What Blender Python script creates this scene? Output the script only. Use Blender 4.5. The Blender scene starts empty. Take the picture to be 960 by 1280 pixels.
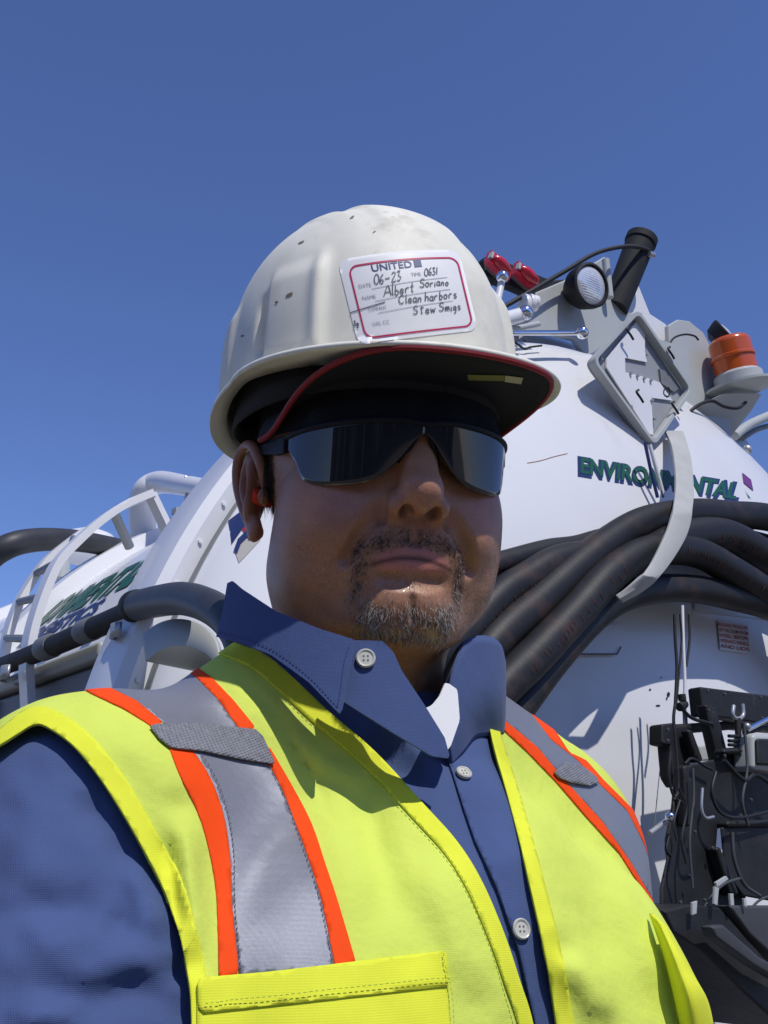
import bpy, bmesh, math, random
import numpy as np
from mathutils import Vector, Matrix
random.seed(4); np.random.seed(4)
sc = bpy.context.scene
COL = sc.collection

# ---------------------------------------------------------------- camera
FPX = 1250.0                       # focal length in pixels of a 960 x 1280 frame
PITCH = math.radians(20)
CAM = np.array([0.0, 0.0, 1.35])
FWD = np.array([0, math.cos(PITCH), math.sin(PITCH)])
UPV = np.array([0, -math.sin(PITCH), math.cos(PITCH)])
RGT = np.array([1.0, 0, 0])
cd = bpy.data.cameras.new('camera'); cam = bpy.data.objects.new('camera', cd); COL.objects.link(cam)
cam.location = CAM; cam.rotation_euler = (math.radians(90) + PITCH, 0, 0)
cd.sensor_fit = 'VERTICAL'; cd.sensor_height = 36; cd.lens = 36 * FPX / 1280
cd.clip_start = 0.02; cd.clip_end = 5000
sc.camera = cam

# ---------------------------------------------------------------- sky, sun, exposure
SUN_DIR = Vector((0.30, -0.465, 0.833)).normalized()      # towards the sun
wld = bpy.data.worlds.new('World'); sc.world = wld; wld.use_nodes = True
wn = wld.node_tree; wn.nodes.clear()
sky = wn.nodes.new('ShaderNodeTexSky'); sky.sky_type = 'NISHITA'; sky.sun_disc = False
sky.sun_elevation = math.asin(SUN_DIR.z)
sky.sun_rotation = math.atan2(SUN_DIR.x, SUN_DIR.y)
sky.altitude = 0; sky.air_density = 1.0; sky.dust_density = 0.15; sky.ozone_density = 10.0
bg = wn.nodes.new('ShaderNodeBackground'); bg.inputs[1].default_value = 0.125
wo = wn.nodes.new('ShaderNodeOutputWorld')
tint = wn.nodes.new('ShaderNodeVectorMath'); tint.operation = 'MULTIPLY'; tint.inputs[1].default_value = (1.05, 0.93, 1.09)   # the camera's violet cast
wn.links.new(sky.outputs[0], tint.inputs[0]); wn.links.new(tint.outputs[0], bg.inputs[0]); wn.links.new(bg.outputs[0], wo.inputs[0])
sd = bpy.data.lights.new('sun', 'SUN'); sd.energy = 3.4; sd.angle = math.radians(0.53); sd.color = (1, 0.965, 0.91)
so = bpy.data.objects.new('sun', sd); COL.objects.link(so)
so.rotation_euler = SUN_DIR.to_track_quat('Z', 'Y').to_euler(); so.location = (3, -2, 6)
sc.view_settings.view_transform = 'Standard'; sc.view_settings.look = 'None'
sc.view_settings.exposure = 0.0; sc.view_settings.gamma = 1.0
try: sc.view_settings.use_curve_mapping = False
except Exception: pass
sc.cycles.max_bounces = 8; sc.cycles.diffuse_bounces = 4; sc.cycles.glossy_bounces = 4
sc.cycles.transparent_max_bounces = 8
# ---------------------------------------------------------------- helpers
def P(px, py, d):                     # the place a depth d metres away along the lens axis, seen at pixel px, py of the photograph
    return CAM + d * (FWD + (px - 480) / FPX * RGT - (py - 640) / FPX * UPV)
def proj(q):
    q = np.asarray(q) - CAM; d = q @ FWD
    d = np.where(np.abs(d) < 1e-6, 1e-6, d)
    return 480 + FPX * (q @ RGT) / d, 640 - FPX * (q @ UPV) / d, d
def ray_plane(px, py, p0, n):
    v = P(px, py, 1.0) - CAM; t = ((np.asarray(p0) - CAM) @ n) / (v @ n)
    return CAM + v * t

def node_mat(name, col=(0.8, 0.8, 0.8), rough=0.5, metal=0.0, spec=0.5, noise=None, bump=None, attr=None, sss=0.0, coat=0.0,
             stain=None, sheen=0.0, trans=0.0, ior=1.45, anis=0.0):
    """Principled material. noise=(scale, amount): value mottling of the base colour; bump=(scale, strength, distance);
    stain=(scale, colour, threshold, softness): shaped dirt and tint; attr: a colour attribute that is the base colour."""
    m = bpy.data.materials.new(name); m.use_nodes = True
    nt = m.node_tree; N = nt.nodes; L = nt.links
    b = N['Principled BSDF']
    b.inputs['Roughness'].default_value = rough; b.inputs['Metallic'].default_value = metal
    b.inputs['Specular IOR Level'].default_value = spec; b.inputs['IOR'].default_value = ior
    b.inputs['Coat Weight'].default_value = coat; b.inputs['Sheen Weight'].default_value = sheen
    b.inputs['Transmission Weight'].default_value = trans
    if sss:
        b.inputs['Subsurface Weight'].default_value = sss
        b.inputs['Subsurface Radius'].default_value = (1.0, 0.35, 0.2); b.inputs['Subsurface Scale'].default_value = 0.006
    tc = N.new('ShaderNodeTexCoord'); src = None
    if attr:
        a = N.new('ShaderNodeAttribute'); a.attribute_name = attr; src = a.outputs['Color']
    else:
        rgb = N.new('ShaderNodeRGB'); rgb.outputs[0].default_value = (*col, 1); src = rgb.outputs[0]
    if noise:
        nz = N.new('ShaderNodeTexNoise'); nz.inputs['Scale'].default_value = noise[0]; nz.inputs['Detail'].default_value = 6
        L.new(tc.outputs['Object'], nz.inputs['Vector'])
        mr = N.new('ShaderNodeMapRange'); mr.inputs['From Min'].default_value = 0.3; mr.inputs['From Max'].default_value = 0.7
        mr.inputs['To Min'].default_value = 1 - noise[1]; mr.inputs['To Max'].default_value = 1 + noise[1] * 0.6
        L.new(nz.outputs['Fac'], mr.inputs['Value'])
        mx = N.new('ShaderNodeVectorMath'); mx.operation = 'SCALE'
        L.new(src, mx.inputs[0]); L.new(mr.outputs[0], mx.inputs['Scale']); src = mx.outputs[0]
    for st in (stain or []):
        nz = N.new('ShaderNodeTexNoise'); nz.inputs['Scale'].default_value = st[0]; nz.inputs['Detail'].default_value = 9
        nz.inputs['Roughness'].default_value = 0.65
        L.new(tc.outputs['Object'], nz.inputs['Vector'])
        mr = N.new('ShaderNodeMapRange'); mr.inputs['From Min'].default_value = st[2]; mr.inputs['From Max'].default_value = st[2] + st[3]
        mr.inputs['To Max'].default_value = st[4] if len(st) > 4 else 0.8
        L.new(nz.outputs['Fac'], mr.inputs['Value'])
        mx = N.new('ShaderNodeMix'); mx.data_type = 'RGBA'
        L.new(mr.outputs[0], mx.inputs['Factor']); L.new(src, mx.inputs[6]); mx.inputs[7].default_value = (*st[1], 1); src = mx.outputs[2]
    L.new(src, b.inputs['Base Color'])
    last = None
    for bp in ([bump] if bump and not isinstance(bump[0], tuple) else (bump or [])):
        nz = N.new('ShaderNodeTexNoise'); nz.inputs['Scale'].default_value = bp[0]; nz.inputs['Detail'].default_value = 5
        L.new(tc.outputs['Object'], nz.inputs['Vector'])
        bn = N.new('ShaderNodeBump'); bn.inputs['Strength'].default_value = bp[1]; bn.inputs['Distance'].default_value = bp[2]
        L.new(nz.outputs['Fac'], bn.inputs['Height'])
        if last: L.new(last, bn.inputs['Normal'])
        last = bn.outputs[0]
    if last: L.new(last, b.inputs['Normal'])
    m['last'] = 1
    return m
def weave(m, scale, strength, dist, rot=(0, 0, 0), tint=0.0):
    """two crossed thread waves added as relief (and a little as thread colour) to a cloth material"""
    nt = m.node_tree; N = nt.nodes; L = nt.links; b = N['Principled BSDF']
    tc = N.new('ShaderNodeTexCoord'); mp = N.new('ShaderNodeMapping'); mp.inputs['Rotation'].default_value = rot
    L.new(tc.outputs['Object'], mp.inputs['Vector'])
    outs = []
    for d in ('X', 'Z'):
        w = N.new('ShaderNodeTexWave'); w.bands_direction = d; w.inputs['Scale'].default_value = scale
        w.inputs['Distortion'].default_value = 1.2; w.inputs['Detail'].default_value = 2; w.inputs['Detail Scale'].default_value = 0.3
        L.new(mp.outputs[0], w.inputs['Vector']); outs.append(w.outputs['Fac'])
    mx = N.new('ShaderNodeMath'); mx.operation = 'MAXIMUM'; L.new(outs[0], mx.inputs[0]); L.new(outs[1], mx.inputs[1])
    bn = N.new('ShaderNodeBump'); bn.inputs['Strength'].default_value = strength; bn.inputs['Distance'].default_value = dist
    L.new(mx.outputs[0], bn.inputs['Height'])
    if b.inputs['Normal'].links: L.new(b.inputs['Normal'].links[0].from_socket, bn.inputs['Normal'])
    L.new(bn.outputs[0], b.inputs['Normal'])
    if tint:
        src = b.inputs['Base Color'].links[0].from_socket
        mr = N.new('ShaderNodeMapRange'); mr.inputs['From Min'].default_value = 0.55; mr.inputs['From Max'].default_value = 1.0
        mr.inputs['To Min'].default_value = 1.0; mr.inputs['To Max'].default_value = 1 + tint
        L.new(mx.outputs[0], mr.inputs['Value'])
        sc_ = N.new('ShaderNodeVectorMath'); sc_.operation = 'SCALE'; L.new(src, sc_.inputs[0]); L.new(mr.outputs[0], sc_.inputs['Scale'])
        L.new(sc_.outputs[0], b.inputs['Base Color'])
    return m

def tag(o, label=None, cat=None, group=None, kind=None):
    if label: o['label'] = label
    if cat: o['category'] = cat
    if group: o['group'] = group
    if kind: o['kind'] = kind
    return o
def empty(name, loc, label=None, cat=None, group=None):
    o = bpy.data.objects.new(name, None); COL.objects.link(o); o.location = tuple(loc); o.empty_display_size = 0.1
    return tag(o, label, cat, group)
def link_mesh(name, V, F, mat, parent=None, smooth=True, base=None):
    """one mesh object; V in world coordinates, stored relative to the parent's location (or to base)"""
    V = np.asarray(V, dtype=float)
    org = np.array(parent.matrix_world.translation if False else root_loc(parent)) if parent else (np.array(base) if base is not None else np.zeros(3))
    me = bpy.data.meshes.new(name)
    if isinstance(F, np.ndarray):
        k = F.shape[1]
        me.vertices.add(len(V)); me.vertices.foreach_set('co', (V - org).astype(np.float32).ravel())
        me.loops.add(F.size); me.loops.foreach_set('vertex_index', F.astype(np.int32).ravel())
        me.polygons.add(len(F)); me.polygons.foreach_set('loop_start', np.arange(0, F.size, k, dtype=np.int32))
        me.polygons.foreach_set('loop_total', np.full(len(F), k, dtype=np.int32))
        me.update(calc_edges=True)
    else:
        me.from_pydata((V - org).tolist(), [], [tuple(int(i) for i in f) for f in F])
    me.validate()
    if smooth: me.polygons.foreach_set('use_smooth', [True] * len(me.polygons))
    mats = mat if isinstance(mat, (list, tuple)) else [mat]
    for m in mats: me.materials.append(m)
    o = bpy.data.objects.new(name, me); COL.objects.link(o)
    if parent: o.parent = parent
    else: o.location = tuple(org)
    return o
def root_loc(o):
    l = np.zeros(3)
    while o is not None:
        l += np.array(o.location); o = o.parent
    return l
def solidify(o, t, offset=0.0, bevel=None):
    m = o.modifiers.new('thick', 'SOLIDIFY'); m.thickness = t; m.offset = offset
    if bevel: bev(o, bevel)
    return o
def bev(o, w, seg=2, ang=40):
    m = o.modifiers.new('bevel', 'BEVEL'); m.width = w; m.segments = seg; m.limit_method = 'ANGLE'; m.angle_limit = math.radians(ang)
    n = o.modifiers.new('wn', 'WEIGHTED_NORMAL'); n.keep_sharp = False
    return o

class MB:                              # collects several shapes into the mesh of ONE part
    def __init__(s): s.V = []; s.F = []
    def add(s, V, F):
        n = len(s.V); s.V += [tuple(map(float, v)) for v in V]; s.F += [tuple(int(i) + n for i in f) for f in F]; return s
    def box(s, c, ax, ay, az):         # centre and three half-axis vectors
        c, ax, ay, az = map(np.asarray, (c, ax, ay, az))
        V = [c + i * ax + j * ay + k * az for i in (-1, 1) for j in (-1, 1) for k in (-1, 1)]
        F = [(0, 1, 3, 2), (4, 6, 7, 5), (0, 4, 5, 1), (2, 3, 7, 6), (0, 2, 6, 4), (1, 5, 7, 3)]
        if np.dot(np.cross(ax, ay), az) < 0: F = [f[::-1] for f in F]
        return s.add(V, F)
    def tube(s, pts, r, n=12, caps=True):
        pts = np.asarray(pts, float); m = len(pts); r = np.broadcast_to(np.asarray(r, float), (m,))
        t = np.gradient(pts, axis=0); t /= np.linalg.norm(t, axis=1)[:, None] + 1e-12
        up = np.array([0.13, 0.21, 0.97]); x = np.cross(t[0], up); x /= np.linalg.norm(x)
        V = []
        for i in range(m):
            x = x - t[i] * (x @ t[i]); x /= np.linalg.norm(x); y = np.cross(t[i], x)
            for k in range(n):
                a = 2 * math.pi * k / n; V.append(pts[i] + r[i] * (math.cos(a) * x + math.sin(a) * y))
        F = [(i * n + k, i * n + (k + 1) % n, (i + 1) * n + (k + 1) % n, (i + 1) * n + k) for i in range(m - 1) for k in range(n)]
        if caps: F += [tuple(range(n))[::-1], tuple((m - 1) * n + k for k in range(n))]
        return s.add(V, F)
    def cyl(s, a, b, r, n=20, r2=None): return s.tube([a, b], [r, r if r2 is None else r2], n)
    def lathe(s, c, axis, prof, n=32):  # prof: list of (radius, distance along the axis)
        c = np.asarray(c, float); axis = np.asarray(axis, float); axis = axis / np.linalg.norm(axis)
        x = np.cross(axis, [0.3, 0.1, 0.95] if abs(axis[2]) < 0.9 else [1, 0, 0]); x /= np.linalg.norm(x); y = np.cross(axis, x)
        V = [c + axis * h + r * (math.cos(2 * math.pi * k / n) * x + math.sin(2 * math.pi * k / n) * y) for r, h in prof for k in range(n)]
        F = [(i * n + k, i * n + (k + 1) % n, (i + 1) * n + (k + 1) % n, (i + 1) * n + k) for i in range(len(prof) - 1) for k in range(n)]
        F += [tuple(range(n))[::-1], tuple((len(prof) - 1) * n + k for k in range(n))]
        return s.add(V, F)
    def prism(s, poly, ext):           # a polygon in space pushed along ext
        poly = np.asarray(poly, float); ext = np.asarray(ext, float); n = len(poly)
        V = list(poly) + list(poly + ext)
        F = [tuple(range(n))[::-1], tuple(range(n, 2 * n))] + [(i, (i + 1) % n, n + (i + 1) % n, n + i) for i in range(n)]
        nn = sum(np.cross(poly[i] - poly[0], poly[(i + 1) % n] - poly[0]) for i in range(1, n - 1))
        if nn @ ext < 0: F = [f[::-1] for f in F]
        return s.add(V, F)
    def grid(s, G):                    # G: rows x cols x 3
        G = np.asarray(G); a, b = G.shape[:2]
        F = [(i * b + j, i * b + j + 1, (i + 1) * b + j + 1, (i + 1) * b + j) for i in range(a - 1) for j in range(b - 1)]
        return s.add(G.reshape(-1, 3), F)
    def build(s, name, mat, parent=None, smooth=False, base=None, bevel=0, auto=35):
        o = link_mesh(name, s.V, s.F, mat, parent, smooth=True, base=base)
        o.data.polygons.foreach_set('use_smooth', [True] * len(o.data.polygons))
        if bevel: bev(o, bevel)
        else: o.data.set_sharp_from_angle(angle=math.radians(auto))
        return o

def spline(pts, n=8, closed=False):    # Catmull-Rom through the points
    p = np.asarray(pts, float); m = len(p)
    if closed: p = np.concatenate([p[-1:], p, p[:2]])
    else: p = np.concatenate([2 * p[:1] - p[1:2], p, 2 * p[-1:] - p[-2:-1]])
    out = []
    for i in range(1, len(p) - 2):
        for k in range(n):
            t = k / n
            out.append(0.5 * (2 * p[i] + (p[i + 1] - p[i - 1]) * t + (2 * p[i - 1] - 5 * p[i] + 4 * p[i + 1] - p[i + 2]) * t * t
                              + (3 * p[i] - p[i - 1] - 3 * p[i + 1] + p[i + 2]) * t ** 3))
    if not closed: out.append(p[-2])
    return np.array(out)

# ---- signed-distance modelling: fields on a grid, turned into a quad mesh by surface nets
class Field:
    def __init__(s, lo, hi, h, frame=None):
        s.h = h; s.lo = np.array(lo, float); n = np.ceil((np.array(hi) - s.lo) / h).astype(int) + 1
        s.n = n; s.ax = [s.lo[i] + h * np.arange(n[i]) for i in range(3)]
        s.D = np.full(tuple(n), 9 * h, np.float32); s.frame = frame      # frame: (origin, 3x3 columns) local -> world
    def sl(s, lo, hi):
        a = np.clip(np.floor((np.array(lo) - s.lo) / s.h).astype(int), 0, s.n); b = np.clip(np.ceil((np.array(hi) - s.lo) / s.h).astype(int) + 1, 0, s.n)
        S = tuple(slice(a[i], b[i]) for i in range(3))
        return S, (s.ax[0][S[0]][:, None, None], s.ax[1][S[1]][None, :, None], s.ax[2][S[2]][None, None, :])
    def put(s, S, d, k, sub=False):
        F = s.D[S]
        if F.size == 0: return
        d = d.astype(np.float32)
        if sub:
            hh = np.clip(k - np.abs(F + d), 0, None) if k > 0 else 0      # smooth max(F, -d)
            s.D[S] = np.maximum(F, -d) + (hh * hh / (4 * k) if k > 0 else 0)
        else:
            hh = np.clip(k - np.abs(F - d), 0, None) if k > 0 else 0
            s.D[S] = np.minimum(F, d) - (hh * hh / (4 * k) if k > 0 else 0)
    def ell(s, c, r, k=0.0, rot=None, sub=False):
        c = np.array(c, float); r = np.array(r, float); m = r.max() + k + 4 * s.h
        S, (X, Y, Z) = s.sl(c - m, c + m); X = X - c[0]; Y = Y - c[1]; Z = Z - c[2]
        if rot is not None:
            R = Matrix.Rotation(rot[2], 3, 'Z') @ Matrix.Rotation(rot[1], 3, 'Y') @ Matrix.Rotation(rot[0], 3, 'X'); R = np.array(R)
            X, Y, Z = (X * R[0, 0] + Y * R[1, 0] + Z * R[2, 0], X * R[0, 1] + Y * R[1, 1] + Z * R[2, 1], X * R[0, 2] + Y * R[1, 2] + Z * R[2, 2])
        k0 = np.sqrt((X / r[0]) ** 2 + (Y / r[1]) ** 2 + (Z / r[2]) ** 2); k1 = np.sqrt((X / r[0] ** 2) ** 2 + (Y / r[1] ** 2) ** 2 + (Z / r[2] ** 2) ** 2)
        s.put(S, k0 * (k0 - 1) / np.maximum(k1, 1e-9), k, sub)
    def cap(s, a, b, ra, rb=None, k=0.0, sub=False):
        a = np.array(a, float); b = np.array(b, float); rb = ra if rb is None else rb; m = max(ra, rb) + k + 4 * s.h
        S, (X, Y, Z) = s.sl(np.minimum(a, b) - m, np.maximum(a, b) + m); ba = b - a
        t = np.clip(((X - a[0]) * ba[0] + (Y - a[1]) * ba[1] + (Z - a[2]) * ba[2]) / (ba @ ba + 1e-12), 0, 1)
        d = np.sqrt((X - a[0] - t * ba[0]) ** 2 + (Y - a[1] - t * ba[1]) ** 2 + (Z - a[2] - t * ba[2]) ** 2) - (ra + (rb - ra) * t)
        s.put(S, d, k, sub)
    def chain(s, pts, rs, k=0.0, sub=False):   # a tapered tube along a polyline, joined hard inside and smoothly to the rest
        pts = [np.array(p, float) for p in pts]; rs = np.broadcast_to(rs, (len(pts),)); m = max(rs) + k + 4 * s.h
        S, (X, Y, Z) = s.sl(np.min(pts, 0) - m, np.max(pts, 0) + m); D = None
        for a, b, ra, rb in zip(pts[:-1], pts[1:], rs[:-1], rs[1:]):
            ba = b - a; t = np.clip(((X - a[0]) * ba[0] + (Y - a[1]) * ba[1] + (Z - a[2]) * ba[2]) / (ba @ ba + 1e-12), 0, 1)
            d = np.sqrt((X - a[0] - t * ba[0]) ** 2 + (Y - a[1] - t * ba[1]) ** 2 + (Z - a[2] - t * ba[2]) ** 2) - (ra + (rb - ra) * t)
            D = d if D is None else np.minimum(D, d)
        s.put(S, D, k, sub)
    def nets(s, iso=0.0):
        D = s.D - iso; I = D < 0
        c = np.zeros(tuple(np.array(D.shape) - 1), np.int8)
        for i in (0, 1):
            for j in (0, 1):
                for k in (0, 1): c += I[i:I.shape[0] - 1 + i, j:I.shape[1] - 1 + j, k:I.shape[2] - 1 + k]
        act = np.argwhere((c > 0) & (c < 8)); idx = -np.ones(c.shape, np.int64); idx[tuple(act.T)] = np.arange(len(act))
        acc = np.zeros((len(act), 3)); cnt = np.zeros(len(act)); cor = [(i, j, k) for i in (0, 1) for j in (0, 1) for k in (0, 1)]
        for A in cor:
            for ax in range(3):
                if A[ax]: continue
                B = list(A); B[ax] = 1
                da = D[tuple((act + A).T)]; db = D[tuple((act + B).T)]; m = (da < 0) != (db < 0)
                t = da / np.where(m, da - db, 1); p = np.tile(np.array(A, float), (len(act), 1)); p[:, ax] += t
                acc[m] += p[m]; cnt[m] += 1
        V = s.lo + s.h * (act + acc / cnt[:, None]); Q = []
        for ax in range(3):
            b, c2 = [(1, 2), (2, 0), (0, 1)][ax]
            sh = [slice(1, -1)] * 3; sh[ax] = slice(0, -1); sh2 = list(sh); sh2[ax] = slice(1, None)
            a0 = I[tuple(sh)]; a1 = I[tuple(sh2)]; e = np.argwhere(a0 != a1); flip = a0[tuple(e.T)]
            e[:, b] += 1; e[:, c2] += 1
            o = [np.zeros(3, int) for _ in range(4)]; o[0][b] = -1; o[0][c2] = -1; o[1][c2] = -1; o[3][b] = -1
            q = np.stack([idx[tuple((e + k).T)] for k in o], 1); q[~flip] = q[~flip][:, ::-1]; Q.append(q)
        Q = np.concatenate(Q); Q = Q[(Q >= 0).all(1)]
        return V, Q
    def sample(s, Pt):
        g = (np.asarray(Pt) - s.lo) / s.h; g = np.clip(g, 0, np.array(s.n) - 1.001); i = g.astype(int); f = g - i; r = 0
        for a in (0, 1):
            for b in (0, 1):
                for c in (0, 1):
                    r = r + s.D[i[:, 0] + a, i[:, 1] + b, i[:, 2] + c] * np.where(a, f[:, 0], 1 - f[:, 0]) * np.where(b, f[:, 1], 1 - f[:, 1]) * np.where(c, f[:, 2], 1 - f[:, 2])
        return r
    def grad(s, Pt, e=None):
        e = e or s.h; g = np.stack([s.sample(Pt + e * np.eye(3)[i]) - s.sample(Pt - e * np.eye(3)[i]) for i in range(3)], 1)
        return g / (np.linalg.norm(g, axis=1)[:, None] + 1e-9)

def poly_sd(x, y, poly):               # signed distance to a polygon, negative inside
    poly = np.asarray(poly, float); d = np.full(x.shape, 1e9); ins = np.zeros(x.shape, bool); n = len(poly)
    for i in range(n):
        a = poly[i]; b = poly[(i + 1) % n]; e = b - a; wx = x - a[0]; wy = y - a[1]
        t = np.clip((wx * e[0] + wy * e[1]) / (e @ e + 1e-12), 0, 1)
        d = np.minimum(d, (wx - t * e[0]) ** 2 + (wy - t * e[1]) ** 2)
        c = ((a[1] > y) != (b[1] > y)) & (x < (b[0] - a[0]) * (y - a[1]) / (b[1] - a[1] + 1e-12) + a[0]); ins ^= c
    d = np.sqrt(d); return np.where(ins, -d, d)
def clip_mesh(V, F, g):                # keep the side g < 0, cutting the faces that cross
    if F.shape[1] == 4: F = np.concatenate([F[:, [0, 1, 2]], F[:, [0, 2, 3]]])
    ins = g < 0; c = ins[F].sum(1); keep = F[c == 3]; out = [keep]; newV = []; base = len(V)
    E = []; T1 = F[c == 1]; T2 = F[c == 2]
    for T, want in ((T1, True), (T2, False)):
        if len(T) == 0: E.append(None); continue
        r = np.argmax(ins[T] == want, axis=1); ii = np.arange(len(T))
        E.append((T[ii, r], T[ii, (r + 1) % 3], T[ii, (r + 2) % 3]))
    pairs = []
    for e in E:
        if e is not None: pairs += [np.stack([e[0], e[1]], 1), np.stack([e[0], e[2]], 1)]
    if pairs:
        allp = np.sort(np.concatenate(pairs), axis=1); u, inv = np.unique(allp, axis=0, return_inverse=True); inv = inv.ravel()
        ga = g[u[:, 0]]; gb = g[u[:, 1]]; t = (ga / (ga - gb))[:, None]; newV = V[u[:, 0]] * (1 - t) + V[u[:, 1]] * t
        V = np.concatenate([V, newV]); o = 0
        for q, e in enumerate(E):
            if e is None: continue
            n = len(e[0]); ab = base + inv[o:o + n]; ac = base + inv[o + n:o + 2 * n]; o += 2 * n
            if q == 0: out.append(np.stack([e[0], ab, ac], 1))
            else: out += [np.stack([ab, e[1], e[2]], 1), np.stack([ab, e[2], ac], 1)]
    F = np.concatenate(out); u, inv = np.unique(F, return_inverse=True)
    return V[u], inv.reshape(F.shape)
def vcol(o, name, C):
    a = o.data.color_attributes.new(name, 'FLOAT_COLOR', 'POINT'); C = np.concatenate([C, np.ones((len(C), 1))], 1)
    a.data.foreach_set('color', C.astype(np.float32).ravel())
def sm(x, a, b):
    t = np.clip((x - a) / (b - a), 0, 1); return t * t * (3 - 2 * t)
def wob(p, s, seed=0):                 # smooth pseudo-noise in about -1..1
    r = np.random.RandomState(seed); v = 0
    for i in range(5):
        k = r.normal(size=3); k *= s * (0.6 + 0.25 * i) / np.linalg.norm(k); v = v + np.sin(p @ k + r.uniform(0, 6.28)) / (1 + 0.3 * i)
    return v / 2.6
from mathutils.bvhtree import BVHTree
class Surf:                            # a built surface that camera sight lines can be dropped on
    def __init__(s, V, F):
        s.V = [tuple(v) for v in np.asarray(V)]; s.b = BVHTree.FromPolygons(s.V, [tuple(int(i) for i in f) for f in F])
    def hit(s, px, py, off=0.0):
        d = Vector(P(px, py, 1.0) - CAM).normalized(); h = s.b.ray_cast(Vector(CAM), d)
        if h[0] is None:
            return None
        n = h[1] if h[1].dot(d) < 0 else -h[1]
        return np.array(h[0]) + np.array(n) * off
    def near(s, p, off=0.0):
        h = s.b.find_nearest(Vector(p)); return np.array(h[0]) + np.array(h[1]) * off
def quad_map(c):                       # (u, v) in 0..1, v up -> pixel, bilinear in the corners tl, tr, br, bl
    tl, tr, br, bl = map(np.array, c)
    return lambda u, v: (tl * (1 - u) * v + tr * u * v + br * u * (1 - v) + bl * (1 - u) * (1 - v))
def text_flat(txt, bold=0.0, shear=0.0, space=1.0):   # glyph outlines as flat triangles, 1 unit high
    cu = bpy.data.curves.new('t', 'FONT'); cu.body = txt; cu.size = 1.0; cu.offset = bold; cu.shear = shear; cu.space_character = space; cu.resolution_u = 4
    o = bpy.data.objects.new('t', cu); COL.objects.link(o); dg = bpy.context.evaluated_depsgraph_get(); me = bpy.data.meshes.new_from_object(o.evaluated_get(dg))
    bm = bmesh.new(); bm.from_mesh(me); bmesh.ops.triangulate(bm, faces=bm.faces[:])
    V = np.array([v.co[:2] for v in bm.verts]); F = [tuple(v.index for v in f.verts) for f in bm.faces]
    bm.free(); bpy.data.objects.remove(o); bpy.data.curves.remove(cu); bpy.data.meshes.remove(me); return V, F

# ================================================================ ground
def ground():
    n = 40; R_ = 1800.0; V = []; F = []
    xs = np.concatenate([-np.geomspace(R_, 3, n), [0], np.geomspace(3, R_, n)]); m = len(xs)
    for x_ in xs:
        for y_ in xs: V.append((x_, y_, 0.0))
    F = [(i * m + j, (i + 1) * m + j, (i + 1) * m + j + 1, i * m + j + 1) for i in range(m - 1) for j in range(m - 1)]
    M = node_mat('worn_concrete', (0.15, 0.14, 0.128), 0.9, noise=(1.2, 0.25), bump=[(90, 0.6, 0.01)], stain=[(0.7, (0.08, 0.077, 0.072), 0.58, 0.12, 0.7), (160, (0.16, 0.155, 0.15), 0.62, 0.05, 0.6)])
    g = link_mesh('ground', V, F, M); g['kind'] = 'structure'
    Ml = node_mat('road_paint', (0.55, 0.55, 0.52), 0.8, noise=(12, 0.2), stain=[(9, (0.10, 0.10, 0.10), 0.5, 0.2, 0.8)])
    m_ = MB()
    for k in range(6): m_.add([(1.2 + 2.7 * k, -7, 0.004), (1.3 + 2.7 * k, -7, 0.004), (1.3 + 2.7 * k, -2, 0.004), (1.2 + 2.7 * k, -2, 0.004)], [(0, 1, 2, 3)])
    o = m_.build('parking_lines', Ml); o['kind'] = 'structure'
ground()
# ================================================================ vacuum tank truck
AZ = math.radians(40)
TS = np.array([math.cos(AZ), math.sin(AZ), 0]); TA = np.array([-math.sin(AZ), math.cos(AZ), 0]); TZ = np.array([0, 0, 1.0])
TE = P(815, 1132, 1.62)                # centre of the tank's rear rim
def K(u, v, w): return TE + u * TS + v * TA + w * TZ
def oe(px, py, v): return ray_plane(px, py, K(0, v, 0), TA)       # on a plane across the tank at v
def osd(px, py, u): return ray_plane(px, py, K(u, 0, 0), TS)      # on a plane along the tank at u
def kin(p): q = np.asarray(p) - TE; return np.array([q @ TS, q @ TA, q @ TZ])
def px_len(p, n): return n * ((np.asarray(p) - CAM) @ FWD) / FPX
truck = empty('vacuum_truck', (TE[0], TE[1], 0), 'white vacuum tank truck with green lettering, standing close behind the man', 'truck')
DIRT = [(5, (0.42, 0.41, 0.38), 0.60, 0.18, 0.35), (40, (0.25, 0.23, 0.20), 0.70, 0.08, 0.4)]
M_white = node_mat('white_paint', (0.74, 0.74, 0.745), 0.32, spec=0.5, noise=(6, 0.03), coat=0.25, bump=(25, 0.02, 0.004), stain=DIRT)
M_lgrey = node_mat('light_grey_paint', (0.42, 0.44, 0.43), 0.45, noise=(12, 0.05), stain=DIRT)
M_mgrey = node_mat('mid_grey_paint', (0.17, 0.18, 0.185), 0.5, noise=(9, 0.1), stain=[(20, (0.08, 0.08, 0.08), 0.6, 0.15, 0.6)])
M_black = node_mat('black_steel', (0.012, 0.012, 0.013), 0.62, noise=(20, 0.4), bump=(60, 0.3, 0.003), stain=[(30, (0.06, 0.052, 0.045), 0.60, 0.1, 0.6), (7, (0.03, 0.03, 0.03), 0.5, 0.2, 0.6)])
M_dgrey = node_mat('dark_grey_paint', (0.055, 0.057, 0.062), 0.6, noise=(9, 0.3), bump=(60, 0.2, 0.002))
M_chrome = node_mat('chrome', (0.75, 0.76, 0.8), 0.12, metal=1.0)
M_rub = node_mat('black_rubber', (0.011, 0.011, 0.012), 0.55, noise=(30, 0.25), stain=[(14, (0.05, 0.047, 0.045), 0.60, 0.15, 0.4), (22, (0.060, 0.030, 0.020), 0.54, 0.12, 0.55)], bump=(120, 0.2, 0.001))  # brown noise patches stand in for warm highlights on the hoses
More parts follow.
